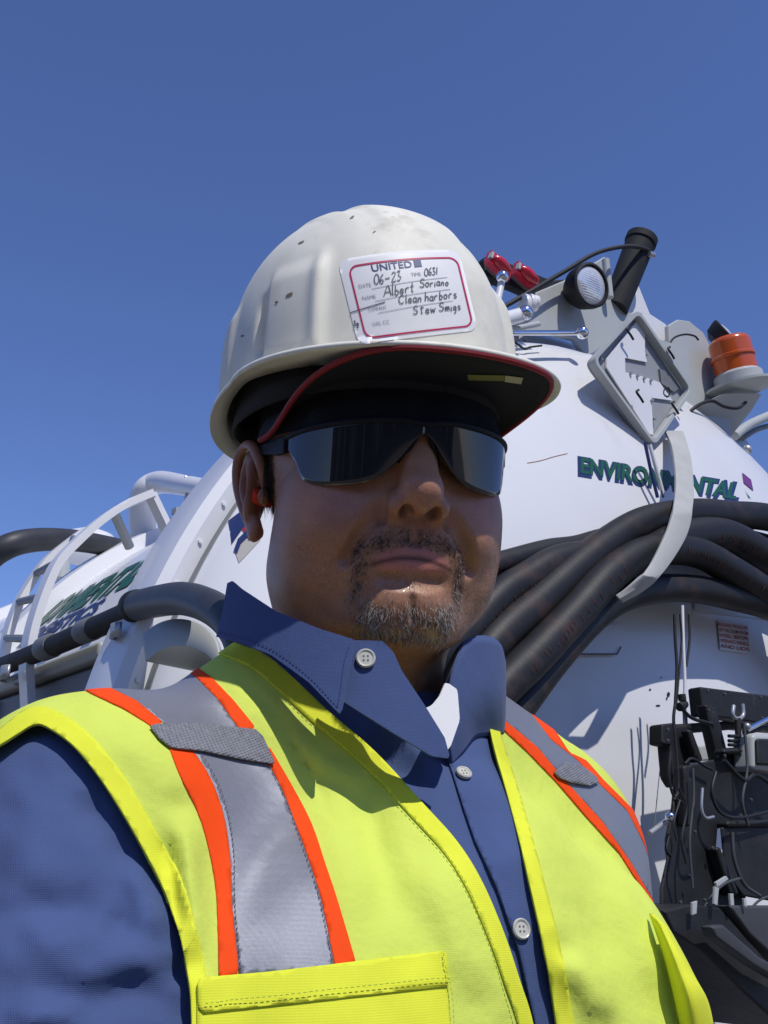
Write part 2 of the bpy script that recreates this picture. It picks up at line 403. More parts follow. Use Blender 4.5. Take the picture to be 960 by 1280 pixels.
M_green = node_mat('green_vinyl', (0.012, 0.095, 0.055), 0.4); M_nav = node_mat('navy_vinyl', (0.02, 0.035, 0.13), 0.4)
M_purple = node_mat('purple_vinyl', (0.16, 0.04, 0.20), 0.4); M_tan = node_mat('tan_vinyl', (0.45, 0.42, 0.38), 0.5)
M_rub_ = node_mat('line_rubber', (0.014, 0.014, 0.016), 0.5)
M_galv = node_mat('galvanised', (0.45, 0.46, 0.47), 0.4, metal=0.6, noise=(60, 0.15))
TR_ = 0.885
def ring_grid(prof, n=160, a0=0.0, a1=360.0):     # prof: (radius, v)
    an = np.radians(np.linspace(a0, a1, n + 1)); return np.array([[K(r * math.cos(a), v, r * math.sin(a)) for a in an] for r, v in prof])
m = MB(); m.grid(ring_grid([(TR_, 0.02), (TR_, 1.2), (TR_, 2.6), (TR_, 4.2), (TR_, 5.8)], 160)[:, ::-1]); tank = m.build('tank_barrel', M_white, truck)
m = MB(); m.grid(ring_grid([(TR_, 5.8), (0.8, 5.95), (0.4, 6.02), (0.01, 6.04)], 96)[:, ::-1]); m.build('front_head', M_white, tank)
domeP = [(0.962 * math.sin(t * math.pi / 2), -0.012 - 0.25 * math.cos(t * math.pi / 2) ** 0.95) for t in np.linspace(0.002, 0.985, 40)]
GD = ring_grid(domeP, 160)[:, ::-1]; m = MB(); m.grid(GD[::-1]); door = m.build('rear_door', M_white, truck)
DOME = Surf(np.array(m.V), m.F)
m = MB(); m.grid(ring_grid([(0.956, 0.006), (0.962, -0.012), (0.984, -0.016), (0.996, -0.006), (0.998, 0.07), (0.988, 0.09), (TR_ - .01, 0.092)], 200)[:, ::-1][::-1]); m.build('door_rim', M_white, truck)
m = MB(); m.grid(ring_grid([(0.952, -0.024), (0.957, -0.027), (0.962, -0.024), (0.963, -0.010)], 200)[:, ::-1][::-1]); m.build('door_gasket', M_mgrey, door)
m = MB()
for k in range(96):
    a = 2 * math.pi * k / 96; m.lathe(K(0.975 * math.cos(a), -0.015, 0.975 * math.sin(a)), -TA, [(0.0032, 0), (0.0032, 0.002), (0.0005, 0.0025)], 6)
m.build('rim_bolts', M_white, truck)['kind'] = 'stuff'
TANK = Surf(ring_grid([(TR_, 0.02), (TR_, 6)], 200).reshape(-1, 3), [(i, i + 1, 201 + i + 1, 201 + i) for i in range(200)])
for v in (0.98, 1.85, 2.75, 3.7, 4.7):
    m = MB(); m.grid(ring_grid([(TR_ - .01, v - 0.055), (TR_ + 0.03, v - 0.045), (TR_ + 0.035, v), (TR_ + 0.03, v + 0.045), (TR_ - .01, v + 0.055)], 160)[:, ::-1][::-1]); m.build('rib', M_white, truck)
m = MB(); m.box(K(0, 0.28, TR_ + 0.012), TS * 0.10, TA * 0.2, TZ * 0.03); m.box(K(-0.25, 0.6, TR_ - 0.02), TS * 0.05, TA * 0.45, TZ * 0.012); m.build('top_walkway', M_white, truck, bevel=0.006)
# wheels and chassis (low, mostly behind the man)
m = MB()
for u in (-0.42, 0.42): m.box(K(u, 2.9, -TE[2] + 0.36 + 0.12), TS * 0.05, TA * 3.2, TZ * 0.09)
m.build('chassis_rail', M_black, truck)
M_tyre = node_mat('tyre_rubber', (0.018, 0.018, 0.019), 0.85, bump=(60, 0.4, 0.004)); WR = 0.40
for v in (0.9, 2.0, 5.2):
    for u in (-0.80, 0.80):
        sg = 1 if u > 0 else -1; m = MB(); m.lathe(K(u - sg * .12, v, -TE[2] + WR), TS * sg, [(WR * .55, 0), (WR * .93, 0.0), (WR, .03), (WR, .21), (WR * .93, .24), (WR * .58, .24), (WR * .56, .20)], 40)
        w_ = m.build('wheel', M_tyre, truck); m = MB(); m.lathe(K(u - sg * .12, v, -TE[2] + WR), TS * sg, [(WR * .57, 0.02), (WR * .57, .19), (WR * .40, .15), (WR * .2, .16), (WR * .18, .21), (0.01, .215)], 32); m.build('rim', M_galv, w_)
m = MB(); m.box(K(0, 6.9, 0.15), TS * 1.0, TA * 0.75, TZ * 0.85); cab = m.build('cab', M_white, truck, bevel=0.06)
M_glass = node_mat('cab_glass', (0.02, 0.025, 0.03), 0.05); m = MB(); m.box(K(-1.004, 6.9, 0.45), TS * 0.004, TA * 0.42, TZ * 0.3); m.build('window', M_glass, cab)

def on_surf(surf, quad, off):
    q = quad_map(quad)
    def fn(u, v, o_=0.0): return surf.hit(*q(u, v), off + o_)
    return fn
def flat_text(name, txt, surf, quad, mat, parent, off=0.0015, bold=0.0, shear=0.0, line=(0, 1)):
    m = MB(); fn = on_surf(surf, quad, off); V, F = text_flat(txt, bold, shear); V = V - V.min(0); V = V / V.max(0)
    W = [fn(a, line[0] + b * (line[1] - line[0])) for a, b in V]
    if any(w is None for w in W): print('text miss', txt); return
    m.add(W, F); return m.build(name, mat, parent)
def px_poly(name, surf, poly, mat, parent, off=0.0015):
    W = [surf.hit(a, b, off) for a, b in poly]
    if any(w is None for w in W): print('poly miss', name); return
    m = MB(); m.add(W, [tuple(range(len(W)))]); return m.build(name, mat, parent)
Q_ENV = [(720, 569), (923, 602), (921, 625), (723, 592)]
flat_text('lettering_outline', 'ENVIRONMENTAL', DOME, [(717, 569), (926, 603), (923, 629), (722, 596)], M_nav, door, 0.0008, 0.06, 0.22)
flat_text('lettering', 'ENVIRONMENTAL', DOME, [(721, 571), (921, 604), (919, 625), (725, 592)], M_green, door, 0.0014, 0.035, 0.22)
px_poly('purple_mark', DOME, [(927, 591), (929, 604), (941, 614), (938, 600)], M_purple, door); px_poly('green_mark', DOME, [(930, 612), (933, 617), (938, 624), (935, 622)], M_green, door)
px_poly('blue_mark', DOME, [(286, 652), (303, 639), (318, 650), (303, 662), (290, 681)], M_nav, door); px_poly('tan_mark', DOME, [(307, 668), (326, 675), (299, 704), (294, 690)], M_tan, door, 0.001)
px_poly('blue_arc', DOME, [(293, 689), (298, 675), (309, 664), (312, 670), (302, 680), (297, 693)], M_nav, door, 0.0022)
px_poly('red_mark', DOME, [(303, 662), (320, 652), (328, 668), (312, 676)], node_mat('red_vinyl', (0.35, 0.02, 0.03), 0.4), door, 0.0018)
# side lettering follows the barrel
def barrel_text(name, txt, pr, pl, mat, bold, parent, off=0.002):
    (x1, y1, y1b), (x0, y0) = pr, pl
    a = kin(TANK.hit(x1, y1)); b = kin(TANK.hit(x1 - 10, y1b)); c = kin(TANK.hit(x0, y0)); at = math.atan2(a[2], a[0]); ab = math.atan2(b[2], b[0])
    if at < 0: at += 2 * math.pi
    if ab < 0: ab += 2 * math.pi
    V, F = text_flat(txt, bold, 0.15); V = V - V.min(0); V = V / V.max(0); m = MB(); r = TR_ + off
    m.add([K(r * math.cos(ab + (at - ab) * h), c[1] + (a[1] - c[1]) * l, r * math.sin(ab + (at - ab) * h)) for l, h in V], F); m.build(name, mat, parent)
    return at, ab, a[1], c[1]
(barrel_text('lettering', 'ENVIRONMENTAL', (207, 687, 717), (8, 795), M_green, 0.06, tank))
barrel_text('lettering', 'LOGISTICS', (136, 747, 766), (30, 800), M_nav, 0.05, tank)

# hose rack pipe, side body, clamp
def tube_px(pts, plane, c, rpx, n=14, k=6, surf_off=0):
    w = [plane(x, y, c if np.isscalar(c) else c[i]) for i, (x, y) in enumerate(pts)]; s_ = spline(w, k); r = np.interp(np.linspace(0, 1, len(s_)), np.linspace(0, 1, len(w)), [px_len(w_, r_) for w_, r_ in zip(w, np.broadcast_to(rpx, len(w)))])
    return s_, r
s_, r_ = tube_px([(172, 762), (150, 771), (100, 793), (44, 817), (-20, 842)], osd, -0.93, [15, 14.5, 14, 12.5, 11])
m = MB(); m.tube(s_, 0.026 * np.ones(len(s_)) if False else r_, 16); m.build('rack_pipe', M_black, truck)
for px in (60, 110):
    c = osd(px, 792 + (100 - px) * 0.43, -0.93); m = MB(); d = TA; h = px_len(c, 1); m.lathe(c - d * 0.02, d, [(14 * h, 0), (15.5 * h, 0.005), (15.5 * h, 0.035), (14 * h, 0.04)], 20); m.build('pipe_band', M_mgrey, truck)
wA = kin(osd(160, 808, -0.91)); wB = kin(osd(160, 786, -0.91))
m = MB(); m.box(K(-0.86, 2.72, (wA[2] + wB[2]) / 2), TS * 0.05, TA * 2.55, TZ * abs(wB[2] - wA[2]) / 2); m.build('side_rail', M_lgrey, truck, bevel=0.006)
m = MB(); m.box(K(-0.87, 2.72, wA[2] - 0.26), TS * 0.03, TA * 2.55, TZ * 0.255); side = m.build('side_panel', M_mgrey, truck, bevel=0.006)
for v in (0.55, 1.3, 2.3, 3.4):
    m = MB(); m.box(K(-0.904, v, wA[2] - 0.26), TS * 0.006, TA * 0.006, TZ * 0.25); m.build('panel_seam', M_black, side)
for px, py in ((150, 789), (12, 842)):
    c = osd(px, py, -0.95); h = px_len(c, 1); m = MB()
    m.grid(np.array([[c + TA * (math.cos(t) * 14 * h) + TS * (math.sin(t) * 9 * h) + TZ * (z_ * h) for z_ in (-9, 9)] for t in np.linspace(-2.6, 0.2, 16)])); o = m.build('hose_cradle', M_galv, truck); solidify(o, 0.004)
m = MB(); c = osd(168, 796, -0.93); m.tube([c, c - TZ * 0.05, c - TZ * 0.12 + TA * -0.04], 0.008, 8); m.tube([c + TA * .03, c - TZ * 0.07, c - TZ * 0.15 - TA * 0.01], 0.006, 8); m.build('cradle_brace', M_galv, truck)
# fender arch under the big hose
pts = [(180, 795), (196, 782), (215, 775), (236, 775), (256, 784), (270, 800), (276, 820)]
w = np.array([osd(x, y, -0.97) for x, y in pts]); w = spline(w, 5); m = MB(); m.grid(np.array([[p_, p_ - TZ * 0.028 - TA * 0.012, p_ - TZ * 0.03 + TS * 0.10] for p_ in w])); solidify(m.build('fender_arch', M_lgrey, truck), 0.005)

# ladder: two bowed rails, rungs
railA = [(36, 900), (34, 860), (33, 837), (36, 804), (44, 771), (57, 734), (72, 703), (94, 679), (122, 654), (153, 633), (188, 618)]
railB = [(4, 905), (3, 860), (4, 825), (10, 792), (22, 757), (36, 732), (57, 702), (80, 682), (104, 664)]
def bar_along(s_, wd, th, side):       # a flat bar swept along a line
    t = np.gradient(s_, axis=0); t /= np.linalg.norm(t, axis=1)[:, None]; m = MB(); R = []
    for p_, q in zip(s_, t):
        n = np.cross(q, side); n /= np.linalg.norm(n); b = np.cross(n, q); R.append([p_ + n * th + b * wd, p_ - n * th + b * wd, p_ - n * th - b * wd, p_ + n * th - b * wd, p_ + n * th + b * wd])
    m.grid(np.array(R)); m.add(R[0][:4], [(0, 1, 2, 3)]); m.add(R[-1][:4], [(3, 2, 1, 0)]); return m
vA_, vB_ = 0.36, 0.66
sA = spline([oe(x, y, vA_) for x, y in railA], 6); sB = spline([oe(x, y, vB_) for x, y in railB], 6)
lad = bar_along(sA, 0.014, 0.006, TA).build('ladder_rail', M_white, truck); bar_along(sB, 0.014, 0.006, TA).build('ladder_rail', M_white, truck)
e1 = oe(210, 664, 0.36); m = bar_along(np.array([sA[-1], (sA[-1] + e1) / 2, e1]), 0.012, 0.005, TA); m.build('ladder_rail', M_white, truck)
for fA, fB in ((0.16, 0.13), (0.33, 0.36), (0.48, 0.53), (0.60, 0.70), (0.70, 0.95)):
    a = sA[int(fA * (len(sA) - 1))]; b = sB[int(fB * (len(sB) - 1))]; m = MB(); m.tube([a, b], 0.0065, 8); m.build('rung', M_mgrey, truck)
m = MB(); a = oe(143, 642, 0.37); b = oe(162, 684, 0.40); m.tube([a, b], 0.008, 8); m.build('ladder_stay', M_lgrey, truck)
# overhead pipe and elbow, flange and bolts
pts = [(183, 700), (180, 668), (177, 632), (182, 612), (200, 603), (232, 607), (262, 612), (292, 618)]
c_ = kin(TANK.hit(190, 690) if TANK.hit(190, 690) is not None else K(-.5, 1, .8)); pass
vv = np.array([1.05, 1.05, 1.03, 1.0, 0.95, 0.75, 0.60, 0.45]); w = [oe(x, y, v) for (x, y), v in zip(pts, vv)]
s_ = spline(w, 8); r = np.interp(np.linspace(0, 1, len(s_)), np.linspace(0, 1, len(w)), [px_len(a, b) for a, b in zip(w, (22, 18, 16, 15, 14.5, 13, 12.5, 12))])
m = MB(); m.tube(s_, r, 24); pipe = m.build('overhead_pipe', M_white, truck)
c = oe(236, 601, 0.72); m = MB(); m.tube(spline([c + (math.cos(t) * TS + math.sin(t) * TZ) * px_len(c, 5.5) for t in np.linspace(0, 6.28, 12)], 2), 0.0035, 8); m.tube([oe(236, 604, .72), oe(237, 618, .72)], 0.008, 8); m.build('lifting_eye', M_chrome, pipe)
m = MB(); m.tube([oe(236, 616, .7), oe(232, 640, .7)], 0.007, 8); m.tube([oe(226, 642, .7), oe(226, 655, .7)], 0.009, 8); m.box(oe(228, 641, .7), TS * .02, TA * .01, TZ * .006); m.build('pipe_support', M_lgrey, truck)
m = MB(); m.tube([oe(205, 658, .8), oe(236, 636, .6), oe(262, 616, .45)], 0.006, 8); m.build('red_line', node_mat('red_brown', (0.16, 0.03, 0.035), 0.6), truck)
# white domed hatch behind the ladder
c = oe(112, 668, 1.9); m = MB(); h = px_len(c, 1); m.lathe(c - TZ * 30 * h, TZ, [(40 * h, 0), (38 * h, 16 * h), (30 * h, 28 * h), (14 * h, 35 * h), (0.5 * h, 37 * h)], 32); m.build('hatch_cover', M_white, truck)
c = oe(78, 712, 1.5); h = px_len(c, 1); m = MB(); m.tube([c - TZ * 12 * h, c + TZ * 14 * h], [11 * h, 8 * h], 16); m.build('vent_stub', M_lgrey, truck)

# rear top fittings --------------------------------------------------------
def plate(name, poly, v, th, mat, parent=truck, bevel=0.003):
    w = [oe(x, y, v if np.isscalar(v) else v[i]) for i, (x, y) in enumerate(poly)]; m = MB(); m.prism(w, TA * th); return m.build(name, mat, parent, bevel=bevel)
plate('lamp_gusset', [(596, 392), (640, 392), (668, 366), (706, 350), (757, 320), (765, 372), (790, 392), (770, 420), (745, 440), (733, 446), (720, 424), (690, 417), (640, 414), (600, 412)], -0.07, 0.012, M_lgrey)
plate('tube_gusset', [(786, 343), (797, 352), (813, 392), (833, 405), (840, 425), (846, 455), (800, 470), (768, 385)], -0.05, 0.012, M_white)
plate('beacon_gusset', [(836, 406), (848, 399), (862, 401), (880, 416), (891, 438), (897, 468), (900, 500), (884, 522), (852, 534), (842, 500)], -0.08, 0.012, M_lgrey)
plate('light_bracket', [(596, 345), (606, 322), (616, 350), (613, 400), (598, 392)], -0.02, 0.02, M_lgrey)
plate('light_bar', [(605, 324), (611, 318), (690, 350), (712, 348), (716, 356), (678, 374), (648, 360), (607, 344)], -0.05, 0.02, M_black)
M_redl = node_mat('red_lens', (0.55, 0.01, 0.03), 0.15, spec=0.6, bump=(300, 0.4, 0.002), coat=0.5)
for (px, py, a_) in ((626, 331, 0.35), (660, 344, 0.30)):
    c = oe(px, py, -0.075); h = px_len(c, 1); X = TS * math.cos(a_) - TZ * math.sin(a_); Z = TZ * math.cos(a_) + TS * math.sin(a_); m = MB()
    G = [[c + X * (17 * h * math.cos(t) * math.cos(q)) + Z * (8.5 * h * math.sin(t) * math.cos(q)) - TA * (9 * h * math.sin(q)) for t in np.linspace(0, 2 * math.pi, 25)] for q in np.linspace(0, math.pi / 2 * .99, 7)]
    m.grid(np.array(G)); m.box(c + TA * .006, X * 19 * h, Z * 10 * h, TA * .006); L_ = m.build('marker_light', M_redl, truck)
    m = MB(); m.box(c - X * 18 * h, X * 1.8 * h, Z * 5 * h, TA * .004); m.build('light_clip', M_lgrey, L_)
def ball(px, py, v, rpx, name='ball_knob', mat=None, parent=truck):
    c = oe(px, py, v); r = px_len(c, rpx); m = MB(); m.lathe(c, TZ, [(r * math.sin(t), -r * math.cos(t)) for t in np.linspace(0.05, math.pi - .05, 12)], 20); return m.build(name, mat or M_chrome, parent)
def rod(name, pts, v, rpx, mat, parent=truck, n=12, sp=0):
    vs = np.broadcast_to(v, len(pts)); w = [oe(x, y, q) for (x, y), q in zip(pts, vs)]; r = px_len(w[0], rpx); w = spline(w, sp) if sp else w; m = MB(); m.tube(w, r, n); return m.build(name, mat, parent)
rod('knob_stem', [(627, 352), (620, 386)], -0.11, 4.5, M_white); ball(628, 346, -0.115, 8)
rod('latch_barrel', [(600, 408), (650, 394)], -0.12, 10, M_white); ball(657, 391, -0.13, 9.5); rod('latch_shadow_bar', [(600, 420), (673, 405)], -0.105, 4, M_lgrey)
for k, (dx, r) in enumerate(((0, 15), (7, 13), (13, 10))):
    c = oe(655 + dx, 383 - dx * .3, -0.10); h = px_len(c, 1); m = MB(); m.lathe(c, TS * .9 - TA * .3, [(r * h, -0.004), (r * h * 1.05, 0), (r * h, .004)], 24); m.build('latch_ring', M_white, truck)
rod('handle_rod', [(640, 416), (727, 416)], -0.13, 3.6, M_chrome); ball(728, 416, -0.135, 8)
rod('spring_pin', [(636, 422), (655, 436), (662, 434), (677, 432)], -0.10, 1.3, M_black, sp=4)
rod('release_cable', [(815, 317), (806, 311), (783, 308), (746, 316), (706, 339), (667, 362), (629, 384), (610, 392)], [-.12, -.12, -.12, -.11, -.10, -.10, -.09, -.08], 2.6, M_black, sp=6)
rod('cable_fitting', [(811, 317), (817, 319)], -.121, 3.6, M_galv)
M_tube = node_mat('matte_black', (0.012, 0.014, 0.016), 0.75, noise=(40, 0.3)); m = MB(); a, b = oe(768, 386, -0.06), oe(801, 302, -0.10); h = px_len(a, 1); m.tube([a, b], [17 * h, 19 * h], 28); tb = m.build('black_tube', M_tube, truck)
m = MB(); d = (b - a) / np.linalg.norm(b - a); m.tube([b - d * 3 * h, b + d * 6 * h], [20.5 * h, 20.5 * h], 28); m.build('tube_collar', M_tube, tb)
# work lamp
c = oe(735, 358, -0.115); h = px_len(c, 1); nrm = -TA * 0.93 - TZ * 0.20 - TS * 0.10; nrm /= np.linalg.norm(nrm)
m = MB(); m.lathe(c, nrm, [(6 * h, -30 * h), (18 * h, -26 * h), (26 * h, -14 * h), (29 * h, 0), (29 * h, 7 * h), (26 * h, 8 * h), (25 * h, 5 * h)], 40); lamp = m.build('work_lamp', M_black, truck)
M_lens2 = node_mat('lamp_glass', (0.80, 0.80, 0.80), 0.10, metal=0.35, spec=0.8); m = MB(); m.lathe(c + nrm * 4.5 * h, nrm, [(25 * h, 0), (22 * h, 2.2 * h), (14 * h, 4.2 * h), (6 * h, 5 * h), (.3 * h, 5.2 * h)], 40); lg = m.build('lamp_glass', M_lens2, lamp)
X = np.cross(nrm, TZ); X /= np.linalg.norm(X); Z = np.cross(X, nrm); m = MB()
for k in range(-7, 8):
    y_ = k * 2.9 * h; L = math.sqrt(max((23 * h) ** 2 - y_ ** 2, 0)); pts = [c + nrm * ((4.9 + 5.2 * (1 - ((x_ * x_ + y_ * y_) / (25 * h) ** 2))) * h) + X * x_ + Z * y_ for x_ in np.linspace(-L, L, 12)]; m.tube(pts, 0.55 * h, 5)
m.build('glass_rib', M_lens2, lg)
rod('lamp_bracket', [(757, 325), (762, 372)], -0.085, 5, M_lgrey)
# placard holder on edge, with its plate and clips
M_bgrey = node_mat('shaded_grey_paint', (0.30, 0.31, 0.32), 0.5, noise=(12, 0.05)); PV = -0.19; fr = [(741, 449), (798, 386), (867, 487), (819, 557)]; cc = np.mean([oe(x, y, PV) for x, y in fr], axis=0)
outer = [oe(x, y, PV) for x, y in fr]; ou = []
for i in range(4):                      # rounded corners
    p0, p1, p2 = outer[i - 1], outer[i], outer[(i + 1) % 4]; a = p1 + (p0 - p1) * 0.09; b = p1 + (p2 - p1) * 0.09; ou += [a * (1 - t) ** 2 + 2 * p1 * t * (1 - t) + b * t * t for t in np.linspace(0, 1, 6)]
ou = np.array(ou + ou[:1]); s_ = np.array(ou); m = MB(); R = []
for i, p_ in enumerate(s_):
    inn = cc - p_; inn = inn / np.linalg.norm(inn); R.append([p_, p_ + inn * 0.009, p_ + inn * 0.009 + TA * 0.014, p_ + TA * 0.014, p_])
m.grid(np.array(R)); ho = m.build('placard_frame', M_lgrey, truck, bevel=0.0015)
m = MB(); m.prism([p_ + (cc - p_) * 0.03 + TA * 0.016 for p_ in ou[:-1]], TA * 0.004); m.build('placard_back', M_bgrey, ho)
Z4 = lambda x, y: oe(730 + x / 4.174, 370 + y / 4.174, PV + 0.012)
m = MB(); m.prism([Z4(*q) for q in ((118, 325), (285, 118), (318, 165), (318, 290), (330, 345), (214, 322), (216, 398), (290, 415), (395, 450), (462, 545), (352, 530), (362, 725), (340, 718), (118, 372))], TA * 0.003); m.build('placard_plate', M_white, ho)
m = MB(); m.prism([Z4(*q) for q in ((395, 380), (440, 395), (500, 480), (470, 500), (405, 455))], TA * 0.004); m.build('placard_slide', M_mgrey, ho)
for (x, y) in ((195, 205), (410, 305), (245, 530), (430, 590)):
    p_ = Z4(x, y) - TA * 0.016; m = MB(); m.tube(spline([p_ + TZ * .008, p_ - TS * .006 + TZ * .002, p_ + TS * .004 - TZ * .006, p_ + TS * .010 - TZ * .012], 4), 0.0022, 6); m.build('placard_clip', M_black, ho)
for (x, y) in ((290, 100), (315, 180), (325, 305), (85, 330), (350, 545), (240, 405), (275, 418), (310, 430), (345, 442), (545, 485), (370, 735), (365, 640)):
    p_ = Z4(x, y) - TA * 0.004; m = MB(); m.cyl(p_, p_ + TA * 0.006, 0.0028, 10); m.build('rivet', M_galv, ho)
m = MB(); m.tube(spline([Z4(420, 480), Z4(415, 510), Z4(435, 525), Z4(448, 505), Z4(440, 475)], 4), 0.0014, 6); m.build('spring_clip', M_black, ho)
m = MB(); m.prism([oe(x, y, -0.10) for x, y in ((790, 440), (825, 450), (830, 500), (800, 500))], TA * -0.06); m.build('placard_mount', M_lgrey, ho)
# beacon on its shelf
c = oe(926, 486, -0.13); h = px_len(c, 1); up_ = (TZ * 0.97 - TS * 0.22); up_ /= np.linalg.norm(up_)
m = MB(); m.lathe(c, up_, [(36 * h, -3 * h), (44 * h, 0), (44 * h, 3 * h), (40 * h, 3.5 * h)], 40); sh_ = m.build('beacon_shelf', M_lgrey, truck)
m = MB(); m.lathe(c + up_ * 3 * h, up_, [(31 * h, 0), (30 * h, 14 * h), (26 * h, 18 * h)], 36); bb = m.build('beacon_base', M_lgrey, truck)
M_amber = node_mat('amber_lens', (0.62, 0.10, 0.008), 0.22, spec=0.6, coat=0.4, trans=0.12); prof = [(26 * h, 16 * h)]
for k in range(13): prof += [((26.5 - .04 * k) * h, (18 + k * 3.4) * h), ((26.3 - .04 * k) * h, (19.6 + k * 3.4) * h)]
prof += [(27.3 * h, 42 * h)] if False else []
prof += [(25 * h, 63 * h), (22 * h, 66 * h), (0.5 * h, 67 * h)]; m = MB(); m.lathe(c, up_, prof, 40); m.build('beacon_lens', M_amber, bb)
m = MB(); m.lathe(c, up_, [(27.2 * h, 38 * h), (28 * h, 39 * h), (28 * h, 41.5 * h), (27.2 * h, 42.5 * h)], 40); m.build('lens_band', M_amber, bb)
m = MB(); m.prism([oe(862, 512, -0.10), oe(905, 492, -0.14), oe(952, 492, -0.14), oe(940, 512, -0.11), oe(914, 545, -0.07), oe(885, 530, -0.08)], TA * 0.01); m.build('shelf_bracket', M_lgrey, truck)
plate('shelf_stay', [(868, 512), (912, 500), (915, 548), (904, 562), (888, 545)], -0.095, 0.01, M_lgrey)
c2 = oe(905, 417, -0.09); h2 = px_len(c2, 1); n2 = -TA * .8 + TS * .15 + TZ * .45; n2 /= np.linalg.norm(n2); m = MB(); m.lathe(c2, n2, [(8 * h2, -18 * h2), (17 * h2, -12 * h2), (20 * h2, 0), (20 * h2, 4 * h2), (17 * h2, 5 * h2)], 28); l2 = m.build('side_lamp', M_black, truck)
m = MB(); m.lathe(c2 + n2 * 3 * h2, n2, [(17 * h2, 0), (10 * h2, 3 * h2), (.3 * h2, 4 * h2)], 28); m.build('lamp_glass', M_lens2, l2)
rod('beacon_cable', [(932, 503), (922, 510), (905, 508), (890, 501), (872, 507), (858, 520), (848, 537)], [-.15, -.15, -.14, -.13, -.13, -.12, -.10], 2.2, M_black, sp=5)
rod('beacon_cable', [(836, 431), (843, 422), (856, 418), (868, 420), (873, 425)], -.12, 1.3, M_black, sp=5)
rod('side_arm', [(918, 545), (938, 530), (975, 514)], -0.05, 6, M_lgrey, sp=3); rod('side_arm', [(928, 548), (948, 536), (980, 528)], -0.04, 3.5, M_mgrey, sp=3)
plate('side_latch', [(913, 530), (922, 527), (930, 545), (938, 556), (936, 570), (925, 573), (916, 558)], -0.03, 0.02, M_galv); ball(934, 562, -0.05, 6, 'latch_bolt', M_galv)
# drips, cables, hinge bits on the door
for pts, r, mt in (([(806, 553), (814, 590), (822, 622)], 2.2, M_nav), ([(812, 556), (822, 592), (830, 622)], 2.6, M_white), ([(822, 590), (829, 622)], 1.6, M_nav)):
    rod('door_cable', pts, -0.22, r, mt, door)
for pts, r, mt in (([(843, 768), (844, 800), (846, 835), (844, 880)], 1.9, M_black), ([(850, 768), (852, 800), (848, 850), (845, 885)], 1.4, M_black), ([(853, 757), (854, 800), (856, 850), (856, 890)], 2.0, M_white), ([(861, 768), (862, 800), (858, 833)], 1.5, M_black), ([(856, 890), (858, 930), (860, 960)], 3.0, M_mgrey)):
    rod('hanging_cable', pts, -0.33, r, mt, truck, sp=4)
rod('thin_line', [(829, 925), (823, 980), (818, 1032)], -0.33, 0.6, M_mgrey)
# access flap outline
o_ = [DOME.hit(*q, 0.004) for q in ((772, 780), (772, 810), (767, 819), (714, 819), (709, 815), (716, 800), (742, 783), (772, 780))]; m = MB()
m.prism(o_[:-1], TA * 0.004); m.build('access_flap', M_white, door, bevel=0.001); m = MB(); m.tube([p_ - TA * 0.002 for p_ in o_[1:6]], 0.0012, 6); m.build('flap_edge', M_mgrey, door)
rod('scratch', [(659, 579), (675, 576), (692, 571), (709, 567)], -0.0, 0.3, M_galv) if False else None
m = MB(); m.tube(spline([DOME.hit(x, y, 0.0003) for x, y in ((659, 579), (675, 576), (692, 571), (709, 567))], 5), 0.0007, 5); m.build('scratch', node_mat('rusty_scratch', (0.45, 0.30, 0.22), 0.8), door)
# stickers with writing
M_pap = node_mat('sticker_white', (0.74, 0.73, 0.72), 0.5); M_rtx = node_mat('sticker_red', (0.45, 0.06, 0.05), 0.5)
qs = [(895, 776), (932, 781), (934, 818), (898, 813)]
st_ = px_poly('warning_sticker', DOME, qs, M_pap, door, 0.003)
for k, t_ in enumerate(('RELEASE PRESSURE', 'OF VACUUM FROM', 'VESSEL BEFORE', 'OPENING PANELS', 'AND LIDS')):
    flat_text('sticker_lettering', t_, DOME, qs, M_rtx, st_, 0.0042, 0.01, 0, (0.80 - k * 0.18, 0.92 - k * 0.18))
qs = [(866, 733), (958, 740), (958, 775), (866, 765)]; st_ = px_poly('notice_sticker', DOME, qs, M_pap, door, 0.003)
flat_text('sticker_lettering', 'CAUTION KEEP CLEAR', DOME, qs, M_nav, st_, 0.0042, 0.01, 0, (0.62, 0.74)) if False else None
flat_text('sticker_lettering', 'OF NOZZLES', DOME, [(895, 742), (925, 746), (925, 754), (895, 750)], M_nav, st_, 0.0042, 0.01)
for (x, y, a, b) in ((835, 868, 2, 3), (833, 873, 1, 2), (822, 882, 3, 1), (846, 882, 5, 1), (826, 847, 1, 1), (812, 862, 1.5, 1)):
    px_poly('rust_spot', DOME, [(x + a * math.cos(t), y + b * math.sin(t)) for t in np.linspace(0, 5.6, 8)], M_black, door, 0.001)

